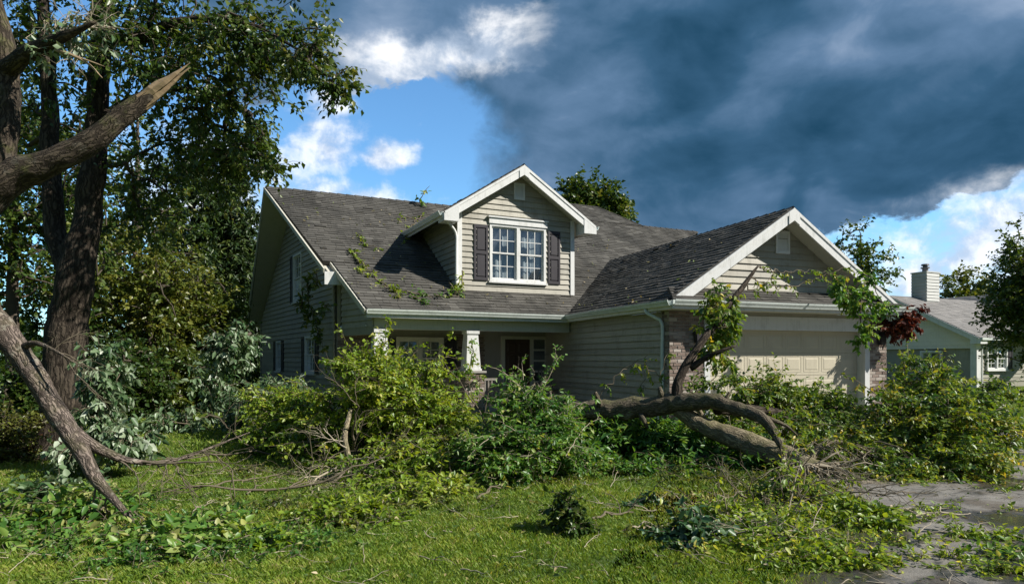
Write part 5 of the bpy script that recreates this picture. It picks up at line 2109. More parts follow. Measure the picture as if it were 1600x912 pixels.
# ================================================================== BROKEN BOUGHS
def bough(label, path, blobs, seed, leaf='leaf_bright', name='fallen_bough', cat='fallen bough', group='leafy boughs torn down by the storm', bark='bark_limb', extra=None, twig='twig', limbs=True, **kw):
    b0 = at(*path[0][:3])
    t = thing(name, label, cat, (b0[0], b0[1], max(0, b0[2])), group)
    if limbs:
        limb(t, path, bark, 'stem', 8, .08, .15, .4, seed)
    f = Foliage(seed)
    d = dict(step=.28, rmin=.0045, rmax=.03, Lt=.34, m=13, l=.064, w=.036, k=5, tint=.5, droop=.22, shell=.5, big=True, upbias=1.3, flat=.4, cvar=.17)
    d.update(kw)
    nsh = d.pop('shoots', 0)
    f.pick = d.pop('pick', 0)
    C = grow(f, nodes_of(path), blobs, **d)
    f.pick = 0
    if nsh:
        hi = C[np.argsort(-C[:, 2] + f.rng.uniform(0, .9, len(C)))[:max(nsh * 3, 6)]]
        cen = C.mean(axis=0)
        for q in hi[f.rng.permutation(len(hi))[:nsh]]:
            o = unit((q - cen) * np.array([1, 1, .8]) + f.rng.normal(0, .25, 3) + UP * .35)
            L = f.rng.uniform(.35, .8)
            pts = [q - o * .2, q + o * L * .5 + f.rng.normal(0, .03, 3), q + o * L - UP * .25 * L * f.rng.uniform(0, 1.4)]
            P, R = catmull(pts, [.007, .005, .002], .07)
            V, F = edge_tubes(P[:-1], P[1:], R[:-1], R[1:], 4, .04, f.rng)
            f.twigs(V, F)
            f.spray(P[2::2], np.tile(o, (len(P[2::2]), 1)), k=2, Lt=.14, m=4, l=d['l'], w=d['w'], tint=d['tint'] + .1, droop=.35, big=True, zmin=.05)
    if extra:
        extra(f, t)
    f.build(t, M[leaf], M[twig], 'leaves', 'twigs')
    return t


def ex1(f, t):
    # bare inner wood at the left of the heap, and pale sprays on top
    for p_, d_ in (((548, 715, 9.0), -CR - UP * .1), ((552, 700, 9.0), CR * .6 + UP * .4 - CD * .4), ((545, 720, 8.8), CR - UP * .1 - CD * .5), ((550, 725, 8.7), -CR * .5 - UP * .5 - CD)):
        ramify(f, at(*p_), d_, .9, .022, 3, .6, -.06, 3)


bough('largest heap of yellow green branches, piled before the porch', [(545, 745, 9.0, .07), (560, 690, 9.4, .055), (600, 640, 9.7, .045), (650, 620, 9.9, .03), (690, 625, 10, .012)],
      [B(610, 645, 9.7, 102, 78, .8, 230), B(520, 672, 9.9, 72, 52, .8, 105), B(675, 668, 9.5, 48, 46, .7, 110), B(445, 650, 11, 52, 42, .8, 130), B(640, 735, 8.4, 100, 42, .6, 150), B(590, 578, 10, 55, 26, .5, 60)],
      301, 'leaf_bright', extra=ex1, tint=.5, shoots=46, cvar=.2, shell=.55)
bough('low branch reaching onto the grass at the foot of the largest heap', [(600, 760, 7.8, .025), (650, 775, 7.5, .02), (720, 785, 7.1, .01)], [B(675, 770, 7.4, 60, 22, .4, 110), B(600, 755, 7.9, 45, 18, .4, 50)], 302, 'leaf_bright', tint=.55)
bough('silvery leaved end of the largest heap below the left gable windows', [(400, 690, 13.0, .03), (440, 650, 12.6, .02), (480, 620, 12.4, .01)], [B(440, 635, 12.6, 48, 42, .6, 130), B(395, 650, 13, 30, 40, .5, 60)], 303, 'leaf_pale', tint=.35, l=.12)


def ex2b(f, t):
    for p_, d_ in (((735, 715, 8.5), CR + UP * .3 - CD * .3), ((745, 725, 8.3), -CR + UP * .35 - CD * .3), ((720, 740, 8.1), CR - CD * .5 + UP * .05), ((760, 700, 8.6), UP + CR * .3)):
        ramify(f, at(*p_), d_, .8, .014, 2, .55, -.08, 3)


def ex2(f, t):
    for i in range(9):
        ramify(f, at(800 + i * 8, 650 - (i % 3) * 8, 8.7), CR * f.rng.uniform(-.5, .9) + UP * 1.1, .42, .006, 2, .65, -.22, 3)


bough('rounded bushy dark green heap between the porch pillar and the log', [(812, 760, 8.1, .05), (815, 700, 8.5, .035), (825, 640, 8.6, .02)],
      [B(812, 700, 8.5, 74, 52, .7, 230), B(845, 665, 8.8, 45, 35, .5, 90), B(785, 730, 8.2, 45, 26, .4, 90), B(822, 630, 8.7, 42, 26, .4, 36)], 304, 'leaf_green', tint=.5, extra=ex2, twig='twig_pale', shoots=20, cvar=.2, shell=.5)
bough('shaded low heap lying under the left end of the trunk', [(900, 725, 9.4, .03), (960, 700, 10.0, .025), (1020, 690, 10.2, .012)], [B(930, 690, 10.3, 75, 34, .5, 170), B(1010, 690, 10.2, 70, 34, .5, 170), B(900, 725, 9.3, 40, 18, .4, 60)], 305, 'leaf_green', tint=.42, l=.095)
bough('shaded low heap lying under the middle of the log', [(1050, 735, 9.0, .03), (1110, 710, 9.5, .025), (1180, 700, 9.9, .012)], [B(1080, 700, 10.1, 75, 34, .5, 190), B(1170, 720, 9.6, 60, 24, .5, 110), B(1060, 735, 8.9, 60, 14, .4, 60)], 306, 'leaf_green', tint=.38, l=.095)


bough('low tangled bough bridging the gap between the largest heap and the dark green heap', [(690, 740, 8.5, .03), (730, 725, 8.7, .026), (775, 715, 8.8, .018), (815, 690, 8.6, .008)], [B(735, 722, 8.7, 52, 26, .5, 100), B(720, 748, 8.1, 50, 14, .4, 50), B(750, 690, 9.4, 26, 26, .4, 34)], 311, 'leaf_mixed', tint=.5, extra=ex2b, shoots=8)
bough('long bough lying low in front of the left side of the largest heap', [(400, 700, 10.8, .03), (450, 690, 10.4, .026), (510, 705, 9.6, .02), (570, 735, 8.7, .008)], [B(450, 690, 10.5, 60, 20, .5, 80), B(520, 722, 9.2, 46, 16, .4, 44)], 312, 'leaf_bright', tint=.42, shoots=8)
bough('low bough bridging the gap between the dark green heap and the trunk', [(880, 742, 8.6, .026), (930, 728, 9.0, .02), (990, 735, 8.8, .008)], [B(900, 730, 8.8, 50, 18, .4, 60), B(980, 735, 8.8, 50, 12, .35, 40)], 313, 'leaf_green', tint=.52, shoots=6)


def ex3(f, t):
    for i in range(10):
        ramify(f, at(1270 + i * 12, 690 + (i % 4) * 9, 8.7), CR * f.rng.uniform(.1, 1) + UP * f.rng.uniform(-.4, .3) - CD * .4, .5, .009, 2, .5, -.2, 3)


bough('largest leafy heap on the driveway at the right, with yellowing leaves', [(1300, 735, 8.8, .05), (1380, 700, 9.2, .045), (1450, 655, 9.6, .03), (1520, 612, 10.2, .012)],
      [B(1455, 665, 9.5, 85, 62, .9, 190), B(1335, 702, 9.2, 95, 38, .7, 130), B(1500, 640, 10.1, 52, 46, .7, 76), B(1445, 598, 10.4, 46, 38, .6, 54), B(1495, 718, 8.7, 52, 28, .5, 90), B(1400, 735, 8.5, 80, 18, .4, 100)],
      307, 'leaf_mixed', tint=.52, extra=ex3, shoots=46, cvar=.2, shell=.55)
bough('sprawling twiggy branch right of the big driveway heap', [(1520, 720, 8.6, .02), (1550, 670, 9.3, .015), (1570, 620, 9.9, .008)], [B(1545, 672, 9.4, 30, 45, .5, 50), B(1565, 612, 10, 18, 14, .3, 9)], 308, 'leaf_mixed', tint=.5, shell=.7)
bough('green branch hung over the right eave of the garage', [(1352, 440, 14.6, .02), (1345, 470, 14.2, .018), (1345, 510, 14.1, .012), (1350, 540, 14.1, .006)],
      [B(1340, 468, 14.2, 28, 24, .3, 22), B(1362, 428, 14.8, 26, 22, .3, 6), B(1345, 515, 14.1, 14, 34, .25, 11), B(1322, 450, 13.9, 22, 22, .2, 8), B(1385, 470, 15, 14, 18, .2, 4)], 309, 'leaf_green', name='hanging_bough', cat='hanging bough', tint=.55, k=3, l=.09, w=.052, droop=.6, Lt=.24, flat=1, upbias=.7)
bough('dried red leaved branch caught at the right end of the garage gutter', [(1392, 492, 16.6, .02), (1412, 500, 16.7, .014), (1440, 480, 16.8, .006)],
      [B(1408, 508, 16.7, 20, 17, .3, 30), B(1428, 492, 16.8, 14, 10, .25, 10)], 310, 'leaf_red', name='hanging_bough', cat='hanging bough', tint=.45, k=3, l=.10, w=.06, droop=.7, Lt=.22, flat=1, upbias=.7)
# debris on the grass and the drive
DG = 'small leafy branches scattered on the ground'


def scrap(label, path, blobs, seed, leaf, **kw):
    kw.setdefault('zmin', .02)
    kw.setdefault('Lt', .2)
    kw.setdefault('step', .2)
    return bough(label, path, blobs, seed, leaf, 'leafy_branch', 'leafy branch', DG, **kw)


def exb(f, t):
    for i in range(26):
        s = at(1150 + f.rng.uniform(0, 190), 800 + f.rng.uniform(-25, 30), 6.7)
        s[2] = abs(s[2]) * .4 + .03
        ramify(f, s, CR * f.rng.normal(0, 1) + UP * f.rng.uniform(-.1, .6) - CD * f.rng.uniform(-.3, 1), f.rng.uniform(.3, .75), .008, 2, .6, -.06, 3)


def exc(f, t):
    for i in range(16):
        s = at(1140 + f.rng.uniform(0, 140), 850 + f.rng.uniform(-20, 30), 5.4)
        s[2] = abs(s[2]) * .4 + .02
        ramify(f, s, CR * f.rng.normal(0, 1) + UP * f.rng.uniform(0, .5) - CD * f.rng.uniform(-.5, .8), f.rng.uniform(.2, .5), .006, 2, .6, -.06, 3)


scrap('green brush spread under the torn butt of the fallen tree', [(1200, 800, 7.2, .015), (1250, 790, 7.2, .012), (1310, 780, 7.2, .006)], [B(1240, 778, 7.2, 66, 38, .45, 150), B(1180, 805, 6.8, 50, 20, .35, 70), B(1300, 795, 6.9, 50, 18, .35, 66), B(1240, 815, 6.3, 60, 16, .3, 60)], 321, 'leaf_mixed', tint=.58, shoots=6, l=.058, w=.033, m=10, extra=exb)
scrap('bluish green wilted branch at the front edge of the grass', [(1060, 850, 5.5, .014), (1110, 852, 5.45, .01), (1170, 858, 5.3, .005)], [B(1085, 846, 5.5, 42, 30, .28, 58), B(1130, 872, 5.2, 40, 18, .26, 30)], 322, 'leaf_blue', tint=.55, tvar=.25, l=.075, w=.045, pick=160)
scrap('pale twiggy branch between the wilted branch and the driveway', [(1190, 880, 5.1, .014), (1225, 850, 5.5, .01), (1270, 832, 5.9, .005)], [B(1220, 842, 5.6, 62, 30, .3, 110), B(1190, 880, 5.05, 60, 20, .25, 70), B(1140, 815, 6.0, 56, 24, .3, 70), B(1270, 862, 5.3, 40, 18, .25, 40)], 323, 'leaf_bright', tint=.5, shoots=6, l=.055, w=.032, m=9, twig='twig_pale', extra=exc)
scrap('flat green branch lying on the wet driveway nearest the grass', [(1300, 812, 6.2, .012), (1350, 815, 6.1, .009), (1410, 825, 5.9, .004)], [B(1335, 812, 6.15, 70, 22, .35, 120), B(1290, 832, 5.85, 44, 16, .25, 60), B(1390, 825, 6.0, 34, 9, .2, 26)], 324, 'leaf_bright', tint=.42, l=.06, w=.035, m=10)
scrap('yellow green branch on the concrete at the front of the picture', [(1280, 880, 4.95, .01), (1330, 876, 4.95, .008), (1380, 880, 4.9, .004)], [B(1320, 874, 4.95, 60, 14, .2, 64)], 325, 'leaf_bright', tint=.5, l=.052, w=.03)
scrap('leafy branch at the bottom right corner of the driveway', [(1500, 880, 4.9, .01), (1550, 872, 5.0, .008), (1600, 868, 5.05, .004)], [B(1560, 874, 5.0, 65, 12, .2, 52)], 326, 'leaf_green', tint=.6, l=.05, w=.03)
scrap('small sprig on the concrete right of the puddle', [(1470, 832, 5.75, .008), (1510, 834, 5.7, .006), (1550, 838, 5.6, .003)], [B(1510, 836, 5.65, 55, 7, .18, 30)], 327, 'leaf_bright', tint=.5, l=.05, w=.03)
scrap('broad leaved branch lying in the lower left grass', [(150, 800, 6.4, .016), (210, 826, 5.9, .012), (300, 850, 5.5, .006)], [B(110, 806, 6.3, 115, 34, .6, 160), B(280, 844, 5.5, 100, 30, .5, 140), B(60, 846, 5.6, 70, 18, .3, 50), B(200, 880, 5.0, 80, 14, .25, 36)], 328, 'leaf_green', tint=.68, tvar=.24, l=.082, w=.05, m=8, pick=280, Lt=.26)
scrap('pale leaved branch lying left of the leaning limb', [(60, 780, 7.0, .012), (100, 772, 7.2, .009), (150, 775, 7.1, .004)], [B(95, 772, 7.0, 66, 18, .35, 76)], 329, 'leaf_pale', tint=.3, tvar=.22, l=.08, w=.05, m=7, pick=120)
scrap('leafy branch on the lawn left of centre', [(480, 820, 6.1, .012), (530, 805, 6.3, .01), (590, 800, 6.4, .004)], [B(530, 803, 6.35, 66, 26, .4, 110), B(600, 812, 6.2, 40, 14, .2, 34)], 330, 'leaf_bright', tint=.48, l=.058, w=.034, m=10)
scrap('ragged leafy branch right of the lower left branch', [(360, 850, 5.5, .01), (410, 862, 5.3, .008), (440, 850, 5.4, .004)], [B(395, 852, 5.4, 52, 20, .3, 64)], 331, 'leaf_bright', tint=.42, l=.065, w=.04)
scrap('upright dark leafy clump alone on the open lawn', [(880, 832, 5.75, .016), (884, 800, 5.75, .012), (890, 772, 5.75, .005)], [B(882, 798, 5.75, 15, 28, .10, 26), B(900, 818, 5.7, 14, 9, .10, 8)], 332, 'leaf_dark', tint=.5, l=.055, w=.033, Lt=.13, m=9)
scrap('torn grey twig cluster on the bare patch of lawn', [(1000, 790, 6.8, .012), (1030, 800, 6.6, .01), (1060, 822, 6.1, .004)], [B(1010, 788, 6.8, 26, 12, .2, 18)], 333, 'leaf_blue', tint=.3, l=.05, w=.03, Lt=.12, twig='twig_pale')
# pale boughs hanging by the maple and the gable
bough('silvery bough hanging in front of the maple trunk', [(120, 560, 8.9, .022), (150, 590, 8.8, .016), (165, 640, 8.7, .01), (190, 690, 8.5, .006)],
      [B(160, 580, 8.8, 26, 50, .25, 52), B(155, 645, 8.7, 26, 34, .3, 28), B(200, 680, 8.5, 42, 20, .3, 44), B(130, 705, 8.5, 28, 20, .3, 20)], 341, 'leaf_pale', name='hanging_bough', cat='hanging bough', tint=.45, tvar=.24, l=.105, w=.05, droop=.75, m=7, Lt=.26, k=3, upbias=.6, flat=1, pick=280)
bough('silvery bough hanging beside the rear corner of the house gable', [(392, 520, 14.5, .03), (360, 545, 14.2, .022), (330, 600, 14, .014), (325, 660, 13.8, .008)],
      [B(362, 540, 14.2, 34, 32, .4, 66), B(335, 595, 14, 26, 36, .4, 26), B(290, 660, 13.6, 48, 20, .4, 36), B(375, 620, 14, 20, 36, .3, 16)], 342, 'leaf_pale', name='hanging_bough', cat='hanging bough', tint=.36, tvar=.24, l=.12, w=.055, droop=.7, m=7, Lt=.34, k=3, upbias=.6, flat=1, pick=220)

# ---- limb leaning at the left
ll_ = thing('leaning_limb', 'broken grey limb leaning from the left edge down to the grass', 'broken limb', gr(215, 826))
limb(ll_, [(-120, 385, 7.0, .17), (-50, 452, 6.8, .145), (5, 518, 6.6, .122), (48, 578, 6.4, .100), (84, 636, 6.3, .095), (114, 684, 6.2, .088), (136, 722, 6.1, .068), (150, 748, 6.05, .058), (172, 772, 6.0, .040), (194, 798, 5.95, .026), (216, 822, 5.9, .012)], 'bark_limb', 'stem', 18, .045, .12, .2, 41, freq=10)
limb(ll_, [(104, 668, 6.25, .075), (140, 695, 6.25, .055), (180, 714, 6.3, .040), (205, 720, 6.35, .030), (245, 723, 6.5, .022), (290, 714, 6.8, .017), (330, 698, 7.2, .012), (390, 675, 7.9, .005)], 'bark_limb', 'branch', 12, .05, .14, .3, 42, freq=10)
limb(ll_, [(28, 546, 6.5, .045), (52, 536, 6.4, .030), (80, 545, 6.3, .017), (118, 566, 6.2, .006)], 'bark_limb', 'branch', 8, .05, .14, .3, 43, freq=10)
f = Foliage(44)
for p_, d_, L, r in (((215, 721, 6.4), CR - UP * .12 - CD * .3, .75, .014), ((240, 723, 6.5), CR * .9 - UP * .3 - CD * .5, .6, .010), ((262, 720, 6.6), CR - UP * .1 - CD * .1, .7, .010), ((285, 715, 6.8), CR * .8 + UP * .4, .4, .009), ((310, 706, 7.0), CR - UP * .02, .8, .009),
                     ((185, 716, 6.3), CR * .7 - UP * .6 - CD * .2, .4, .010), ((194, 798, 5.95), CR + UP * .05 - CD * .2, .5, .010), ((150, 750, 6.03), CR * .15 - UP - CD * .1, .28, .012), ((170, 770, 6.0), -CR * .2 - UP * .6, .22, .010), ((205, 812, 5.92), CR * .8 - UP * .1 - CD * .5, .45, .007),
                     ((75, 543, 6.3), CR * .8 - UP * .5, .4, .006), ((85, 546, 6.3), CR * .9 + UP * .45, .3, .006), ((95, 552, 6.25), CR - UP * .7, .5, .006), ((70, 541, 6.35), CR * .6 + UP * .6, .22, .005), ((100, 556, 6.2), CR - UP * .25, .4, .005)):
    ramify(f, at(*p_), d_, L, r, 2, .45, -.05, 3)
np_mesh('twigs', np.concatenate(f.TV), [np.concatenate(f.TF)], M['twig'], ll_, 'stuff')

db = thing('dead_branch', 'pale bare branch with spreading twigs at the foot of the largest heap', 'dead branch', gr(542, 750))
limb(db, [(548, 640, 8.9, .030), (540, 675, 8.6, .034), (543, 705, 8.35, .036), (546, 728, 8.2, .030), (543, 752, 8.05, .018)], 'bark_pale', 'stem', 9, .04, .2, .6, 61, freq=12)
f = Foliage(62)
for p_, d_, L, r in (((545, 722, 8.2), -CR - UP * .25 - CD * .3, .75, .017), ((546, 726, 8.2), CR - UP * .06 - CD * .3, .8, .017), ((544, 730, 8.15), -CR * .4 - UP * .6 - CD * .4, .45, .013), ((543, 700, 8.35), -CR + UP * .5, .4, .011),
                     ((546, 732, 8.15), CR * .4 - UP * .5 - CD * .6, .5, .012), ((542, 690, 8.45), -CR * .9 + UP * .1 - CD * .3, .45, .010), ((545, 718, 8.25), CR * .9 + UP * .12 - CD * .3, .55, .011), ((544, 726, 8.2), -CR - UP * .02 - CD * .5, .6, .012), ((545, 735, 8.1), -CD - UP * .3 + CR * .1, .5, .010)):
    ramify(f, at(*p_), d_, L, r, 3, .55, -.04, 3)
np_mesh('twigs', np.concatenate(f.TV), [np.concatenate(f.TF)], M['twig_pale'], db, 'stuff')
for nm, lab, p0_, d0_ in (('dead_branch', 'dark forked bare branch lying on the grass right of the leaning limb', (395, 765, 7.7), CR + CD * .15), ('dead_branch', 'long thin bare branch lying in front of the silvery end of the largest heap', (440, 712, 9.9), -CR - CD * .35)):
    t_ = thing(nm, lab, 'dead branch', gr(p0_[0], p0_[1]))
    f = Foliage(int(p0_[0]))
    q_ = gr(p0_[0], p0_[1], .05)
    ramify(f, q_, d0_, 1.5, .016, 3, .5, -.01, 4, .03)
    ramify(f, q_, d0_ * -1 + UP * .05, .9, .014, 2, .5, -.03, 3, .03)
    np_mesh('twigs', np.concatenate(f.TV), [np.concatenate(f.TF)], M['twig'], t_, 'stuff')

# ---- bare sticks on the grass: each one a thing
SG = 'bare sticks lying on the grass'
for i, (a, b, r, lab, mt) in enumerate([
        ((370, 722), (455, 690), .014, 'thin crooked stick lying at the end of the leaning limb', 'twig_pale'),
        ((330, 760), (470, 735), .012, 'long bare stick on the grass left of the largest heap', 'twig'),
        ((385, 770), (430, 745), .010, 'short dark stick in the shade left of the largest heap', 'twig'),
        ((745, 778), (790, 755), .016, 'dark stick poking out from the foot of the largest heap', 'twig'),
        ((925, 808), (990, 798), .014, 'dark forked stick right of the upright clump on the open lawn', 'twig'),
        ((975, 826), (1025, 820), .008, 'thin pale stick below the forked stick on the lawn', 'twig_pale'),
        ((1395, 808), (1500, 802), .012, 'curved pale stick lying in the puddle on the driveway', 'twig_pale'),
        ((1370, 772), (1420, 770), .010, 'short stick at the edge of the driveway below the right heap', 'twig'),
        ((300, 800), (330, 785), .007, 'small pale stick right of the foot of the leaning limb', 'twig_pale')]):
    f = Foliage(400 + i)
    p0, p1 = gr(*a, h=.03), gr(*b, h=.03)
    st = thing('stick', lab, 'stick', (p0[0], p0[1], 0), SG)
    n_ = 7
    P = np.array([p0 + (p1 - p0) * t + f.rng.normal(0, .025, 3) * (0 < t < 1) for t in np.linspace(0, 1, n_)])
    P[:, 2] = np.abs(P[:, 2] - .03) + .02
    R = np.linspace(r, r * .45, n_)
    V, F = edge_tubes(P[:-1], P[1:], R[:-1], R[1:], 6, .05, f.rng)
    np_mesh('stem', V, [F], M[mt], st)
    for q in (2, 4, 5):
        ramify(f, P[q].copy(), unit(p1 - p0) + f.rng.normal(0, .5, 3), .28, r * .5, 1, .6, -.12, 2)
    f.build(st, M['litter'], M[mt], 'leaves', 'twigs')


# ---- torn strands on the roof and walls
def on_plane(px, py, n, p0, lift=.05):
    o = np.array([0, 0, EYE])
    d = at(px, py, 1.0) - o
    n = np.array(n, float)
    t = np.dot(np.array(p0) - o, n) / np.dot(d, n)
    return o + d * t + unit(n) * lift


RN = FR.n
RP = (0, 17.0, EAVE)
VG = 'torn leafy strands lying on the roof'


def strand(label, paths, seed, leaf='leaf_bright', group=VG, plane=(RN, RP), every=2, l=.10, k=3, name='torn_strand', lift=.07, r=.020, Lt=.20, m=5, tint=.55):
    f = Foliage(seed)
    first = on_plane(*paths[0][0], *plane)
    t = thing(name, label, 'torn branch', first, group)
    for pts in paths:
        P, R = catmull([on_plane(*p, *plane, lift) for p in pts], list(np.linspace(r, r * .35, len(pts))), .14)
        P = P + f.rng.normal(0, .03, P.shape)
        V, F = edge_tubes(P[:-1], P[1:], R[:-1], R[1:], 5, .05, f.rng)
        f.twigs(V, F)
        q = P[1::every]
        f.spray(q, f.rng.normal(0, 1, q.shape) + UP * .4, k=k, Lt=Lt, m=m, l=l, w=l * .58, tint=tint, droop=.1, zmin=.02, big=True)
    f.build(t, M[leaf], M['twig'], 'leaves', 'twigs')


strand('strand trailing down the shadowed roof left of the dormer to the eave', [[(545, 392), (560, 410), (580, 428), (602, 448), (628, 462)], [(588, 440), (615, 455), (625, 472)], [(560, 372), (575, 388), (590, 390)], [(553, 395), (566, 428)]], 501, 'leaf_bright')
strand('bushy strand lying along the roof just above the porch gutter', [[(620, 452), (650, 462), (690, 466), (720, 462)], [(640, 466), (665, 474), (680, 478)]], 502, 'leaf_green', k=4)
strand('sparse strand on the roof below the ridge left of the dormer', [[(660, 338), (645, 352), (632, 372), (625, 385)], [(650, 345), (632, 340), (622, 352)]], 503, 'leaf_bright', every=3, k=2)
strand('strand hanging at the left corner of the dormer', [[(722, 425), (724, 445), (714, 462), (728, 478)], [(706, 440), (712, 458), (700, 470)]], 504, 'leaf_bright', every=1, plane=((0, -1, 0), (0, 17.75, 4)), lift=0)
strand('single upright sprig standing on the main ridge', [[(655, 318), (660, 305), (668, 292)]], 505, 'leaf_green', every=2, k=2, plane=((0, -1, 0), (0, 23.6, 7)), lift=0, l=.16)
strand('leafy strand hanging over the corner of the left gable wall', [[(492, 430), (488, 460), (496, 490), (505, 515), (512, 545)], [(480, 455), (478, 480), (490, 505)], [(500, 420), (503, 445)], [(520, 470), (514, 490)]], 506, 'leaf_dark', every=1, k=3, plane=((-1, -.16, 0), (3.4, 18.9, 3)), lift=.15, group=None, l=.13, tint=.75)
strand('climbing strand on the porch pillar', [[(728, 600), (733, 575), (740, 545), (737, 530)], [(722, 640), (738, 622), (748, 605)], [(735, 590), (750, 585)]], 507, 'leaf_green', every=1, k=3, plane=((0, -1, 0), (0, 16.95, 1.5)), lift=0, group=None, l=.10, tint=.7)

# ---- torn sheet beside the clump on the lawn
pb_ = thing('plastic_scrap', 'crumpled pale blue plastic scrap under the dark clump on the lawn', 'plastic scrap', gr(886, 826))
c0 = gr(884, 828)
vs, fs = [], []
nu, nv = 9, 10
for i in range(nu):
    for j in range(nv):
        u, v = i / (nu - 1) - .5, j / (nv - 1)
        q = np.array([u * 3 + 1.3, v * 3.1, .4])
        nz = np.array(mnoise.noise_vector(Vector(q * 1.7)))
        p = c0 - CD * .16 + CR * (u * (.20 - .09 * v) + nz[0] * .045) + UP * (.01 + v * .20 + nz[2] * .03) + CD * (.08 * v + nz[1] * .05)
        p[2] = max(p[2], .012)
        vs.append(p)
for i in range(nu - 1):
    for j in range(nv - 1):
        fs.append((i * nv + j, (i + 1) * nv + j, (i + 1) * nv + j + 1, i * nv + j + 1))
mb = MB()
mb.add(vs, fs)
mb.build('sheet', M['bag'], pb_)

# ================================================================== GRASS AND LITTER
rg = np.random.default_rng(77)


def scatter(n, zlo, zhi, pw=1.0, lim=(-1000, 1000)):
    Z = zlo * (zhi / zlo) ** (rg.uniform(0, 1, n) ** pw)
    X = rg.uniform(-.92, .92, n) * Z
    return CR * X[:, None] + CD * Z[:, None], Z


def blades(n, zlo, zhi, hl, hh, wd):
    P, Z = scatter(n, zlo, zhi)
    jx, jy = rg.normal(0, .10, n), rg.normal(0, .10, n)
    keep = ~in_poly(P[:, 0] + jx, P[:, 1] + jy)
    P, Z = P[keep], Z[keep]
    n = len(P)
    bare = gr(1085, 792)
    g_ = np.exp(-(((P[:, 0] - bare[0]) / .75) ** 2 + ((P[:, 1] - bare[1]) / .5) ** 2))
    wear = np.array([mnoise.noise(Vector((p[0] * .8, p[1] * .8, 31))) for p in P])
    ok = rg.uniform(0, 1, n) > np.clip(g_ * .35 + np.clip(wear * 1.6 - .35, 0, .6), 0, .7)
    P, Z, g_, wear = P[ok], Z[ok], g_[ok], wear[ok]
    n = len(P)
    cl = np.array([mnoise.noise(Vector((p[0] * 1.1, p[1] * 1.1, 0))) for p in P])
    c2 = np.array([mnoise.noise(Vector((p[0] * 4.5, p[1] * 4.5, 5))) for p in P])
    h = rg.uniform(hl, hh, n) * (1 + .5 * cl + .3 * c2)
    a = rg.uniform(0, 6.283, n)
    sidev = np.stack([np.cos(a), np.sin(a), np.zeros(n)], 1)
    b = a + rg.normal(1.57, .5, n)
    lean = np.stack([np.cos(b), np.sin(b), np.zeros(n)], 1) * (h * rg.uniform(.1, 1.0, n))[:, None]
    w_ = wd * (Z / 6) ** .6 * rg.uniform(.7, 1.3, n)
    V = np.stack([P - sidev * w_[:, None], P + sidev * w_[:, None], P + lean * .45 + sidev * w_[:, None] * .6 + UP * (h * .7)[:, None], P + lean + UP * h[:, None]], 1)
    t = np.clip(.36 + .30 * cl + .32 * c2 + .45 * g_ + .3 * np.clip(wear, 0, 1) + rg.normal(0, .19, n) + (rg.uniform(0, 1, n) < .05) * .45, 0, 1)
    F = np.arange(n)[:, None] * 4
    return V.reshape(-1, 3), np.concatenate([F + np.array([[0, 1, 2]]), F + np.array([[0, 2, 3]])]), np.repeat(t, 4)


V1, F1, t1 = blades(290000, 3.9, 10.0, .020, .048, .0026)
V2, F2, t2 = blades(70000, 9.0, 22.0, .04, .08, .0042)
np_mesh('grass', np.concatenate([V1, V2]), [np.concatenate([F1, F2 + len(V1)])], M['grass'], None, 'stuff', np.concatenate([t1, t2]), label='green and straw coloured grass blades of the lawn')

# loose leaves and bark crumbs everywhere
P, Z = scatter(9000, 4.0, 16.0)
on = in_poly(P[:, 0], P[:, 1])
cl = np.array([mnoise.noise(Vector((p[0] * .9, p[1] * .9, 8))) + .5 * mnoise.noise(Vector((p[0] * 3, p[1] * 3, 2))) for p in P])
keep = (rg.uniform(-.5, .6, len(P)) < cl) & ~(on & (rg.uniform(0, 1, len(P)) < .35))
P, on = P[keep], on[keep]
n = len(P)
P[:, 2] = np.where(on, .016, rg.uniform(.02, .055, n))
a = rg.uniform(0, 6.283, n)
Dr = np.stack([np.cos(a), np.sin(a), rg.normal(0, .25, n)], 1)
Nn = np.array([0, 0, 1.0]) + rg.normal(0, .35, (n, 3))
l_ = rg.uniform(.02, .06, n)
V, F, T = leaf_mesh(P, Dr, Nn, l_, l_ * rg.uniform(.3, .7, n), np.clip(rg.normal(.45, .27, n), 0, 1), rg, True, .3)
V[:, 2] = np.maximum(V[:, 2], .009)
np_mesh('leaf_litter', V, [F], M['litter'], None, 'stuff', T, label='loose leaves strewn over lawn and driveway')
f = Foliage(78)
P, Z = scatter(420, 4.0, 14.0)
for p in P:
    p[2] = .03 if not in_poly(p[0], p[1]) else .012
    ramify(f, p, np.array([rg.normal(), rg.normal(), 0.05]), rg.uniform(.08, .32), rg.uniform(.0025, .006), 1, .5, 0, 2, .012)
np_mesh('twig_litter', np.concatenate(f.TV), [np.concatenate(f.TF)], M['twig_pale'], None, 'stuff', label='small twigs strewn over lawn and driveway')

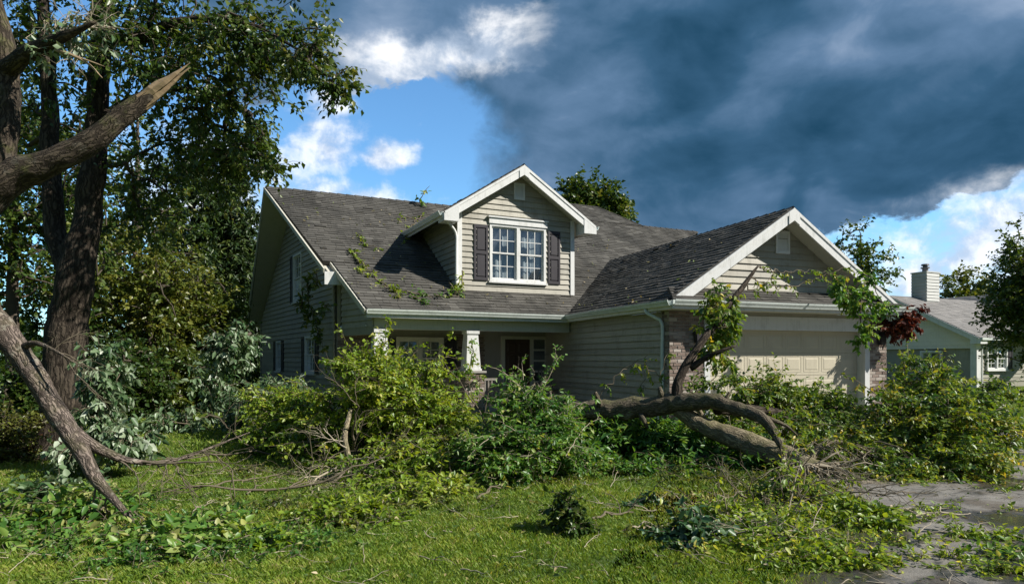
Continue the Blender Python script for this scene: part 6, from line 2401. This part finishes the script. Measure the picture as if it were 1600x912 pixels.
# drifts of torn twigs and leaves too tangled to pick apart
for nm, seed, lm, spots, lab in (
        ('brush_litter', 601, 'leaf_green', [(90, 850, 5.5, 1.0, .35, 60), (250, 880, 5.0, .9, .3, 60), (380, 845, 5.6, .8, .3, 40), (60, 800, 6.4, .9, .4, 40), (330, 810, 6.2, .7, .3, 24), (170, 790, 6.6, .6, .3, 26), (460, 850, 5.4, .7, .2, 24)], 'torn leaves and twigs drifted over the lower left of the lawn'),
        ('brush_litter', 602, 'leaf_bright', [(1250, 815, 5.9, .6, .25, 60), (1330, 812, 6.7, .5, .10, 34), (1180, 860, 5.2, .7, .22, 56), (1290, 885, 4.9, .4, .1, 26), (1420, 815, 6.3, .5, .1, 10), (1390, 850, 5.4, .4, .1, 12), (1510, 800, 6.4, .7, .2, 7), (1490, 872, 5.0, .4, .1, 12), (1560, 840, 5.5, .4, .1, 9), (1580, 895, 4.7, .4, .1, 24), (1190, 795, 6.6, .6, .3, 44), (1380, 752, 7.6, 1.0, .12, 30), (1560, 765, 7.4, .5, .15, 6)], 'torn leaves and twigs drifted over the driveway and its grass edge'),
        ('brush_litter', 603, 'leaf_olive', [(640, 790, 6.4, 1.0, .25, 40), (820, 755, 7.5, .9, .2, 30), (1000, 742, 8.3, 1.1, .2, 44), (480, 790, 7.0, .8, .3, 44), (540, 820, 5.5, .5, .2, 26), (930, 830, 5.3, .7, .2, 12), (1120, 752, 7.7, .8, .2, 34), (380, 740, 8.6, 1.0, .5, 34)], 'torn leaves and twigs drifted over the middle of the lawn')):
    f = Foliage(seed)
    C = []
    for px, py, Z, ra, rb, n_ in spots:
        c = gr(px, py)
        q = f.rng.normal(0, .5, (n_, 2))
        C.append(c + CR * (q[:, :1] * ra) + CD * (q[:, 1:] * rb))
    C = np.concatenate(C)
    C[:, 2] = f.rng.uniform(.012, .05, len(C))
    O = f.rng.normal(0, 1, C.shape) * np.array([1, 1, .15])
    f.spray(C, O, k=3, Lt=.14, m=7, l=.042, w=.024, droop=.05, tint=.5, cvar=.2, tvar=.2, twig_r=.003, zmin=.014, upbias=1.2, big=True)
    np_mesh(nm, np.concatenate(f.LV), [np.concatenate(f.LF)], M[lm], None, 'stuff', np.concatenate(f.LT), label=lab)
    np_mesh('twig_litter', np.concatenate(f.TV), [np.concatenate(f.TF)], M['twig'], None, 'stuff', label=lab.replace('leaves and twigs', 'bare twigs'))

# flecks of leaf stuck to the roof
f = Foliage(640)
n_ = 300
aa, bb = f.rng.uniform(2.6, 15, n_), f.rng.uniform(.1, 8.2, n_) ** 1.0
P = np.array([FR(x, y, .05) for x, y in zip(aa, bb)])
keep = ~((P[:, 0] > 6.6) & (P[:, 0] < 11.0) & (P[:, 1] > 17.9)) & (P[:, 0] > 3.98 - .26 * (P[:, 1] - 17))
P = P[keep & (P[:, 0] < 10 + (P[:, 1] - 17) * 1.0)]
Q = np.array([GLs(x, y, .05) for x, y in zip(f.rng.uniform(4.6, 9.6, 26), f.rng.uniform(0, 1, 26) ** 1.8 * 4 + .05)])
P = np.concatenate([P, Q])
n_ = len(P)
V, F, T = leaf_mesh(P, f.rng.normal(0, 1, (n_, 3)) * np.array([1, .8, .5]), np.tile(RN, (n_, 1)) + f.rng.normal(0, .25, (n_, 3)), f.rng.uniform(.04, .11, n_), f.rng.uniform(.025, .06, n_), np.clip(f.rng.normal(.6, .25, n_), 0, 1), f.rng, True, .3)
np_mesh('roof_litter', V, [F], M['litter'], None, 'stuff', T, label='loose leaves stuck to the house roof')
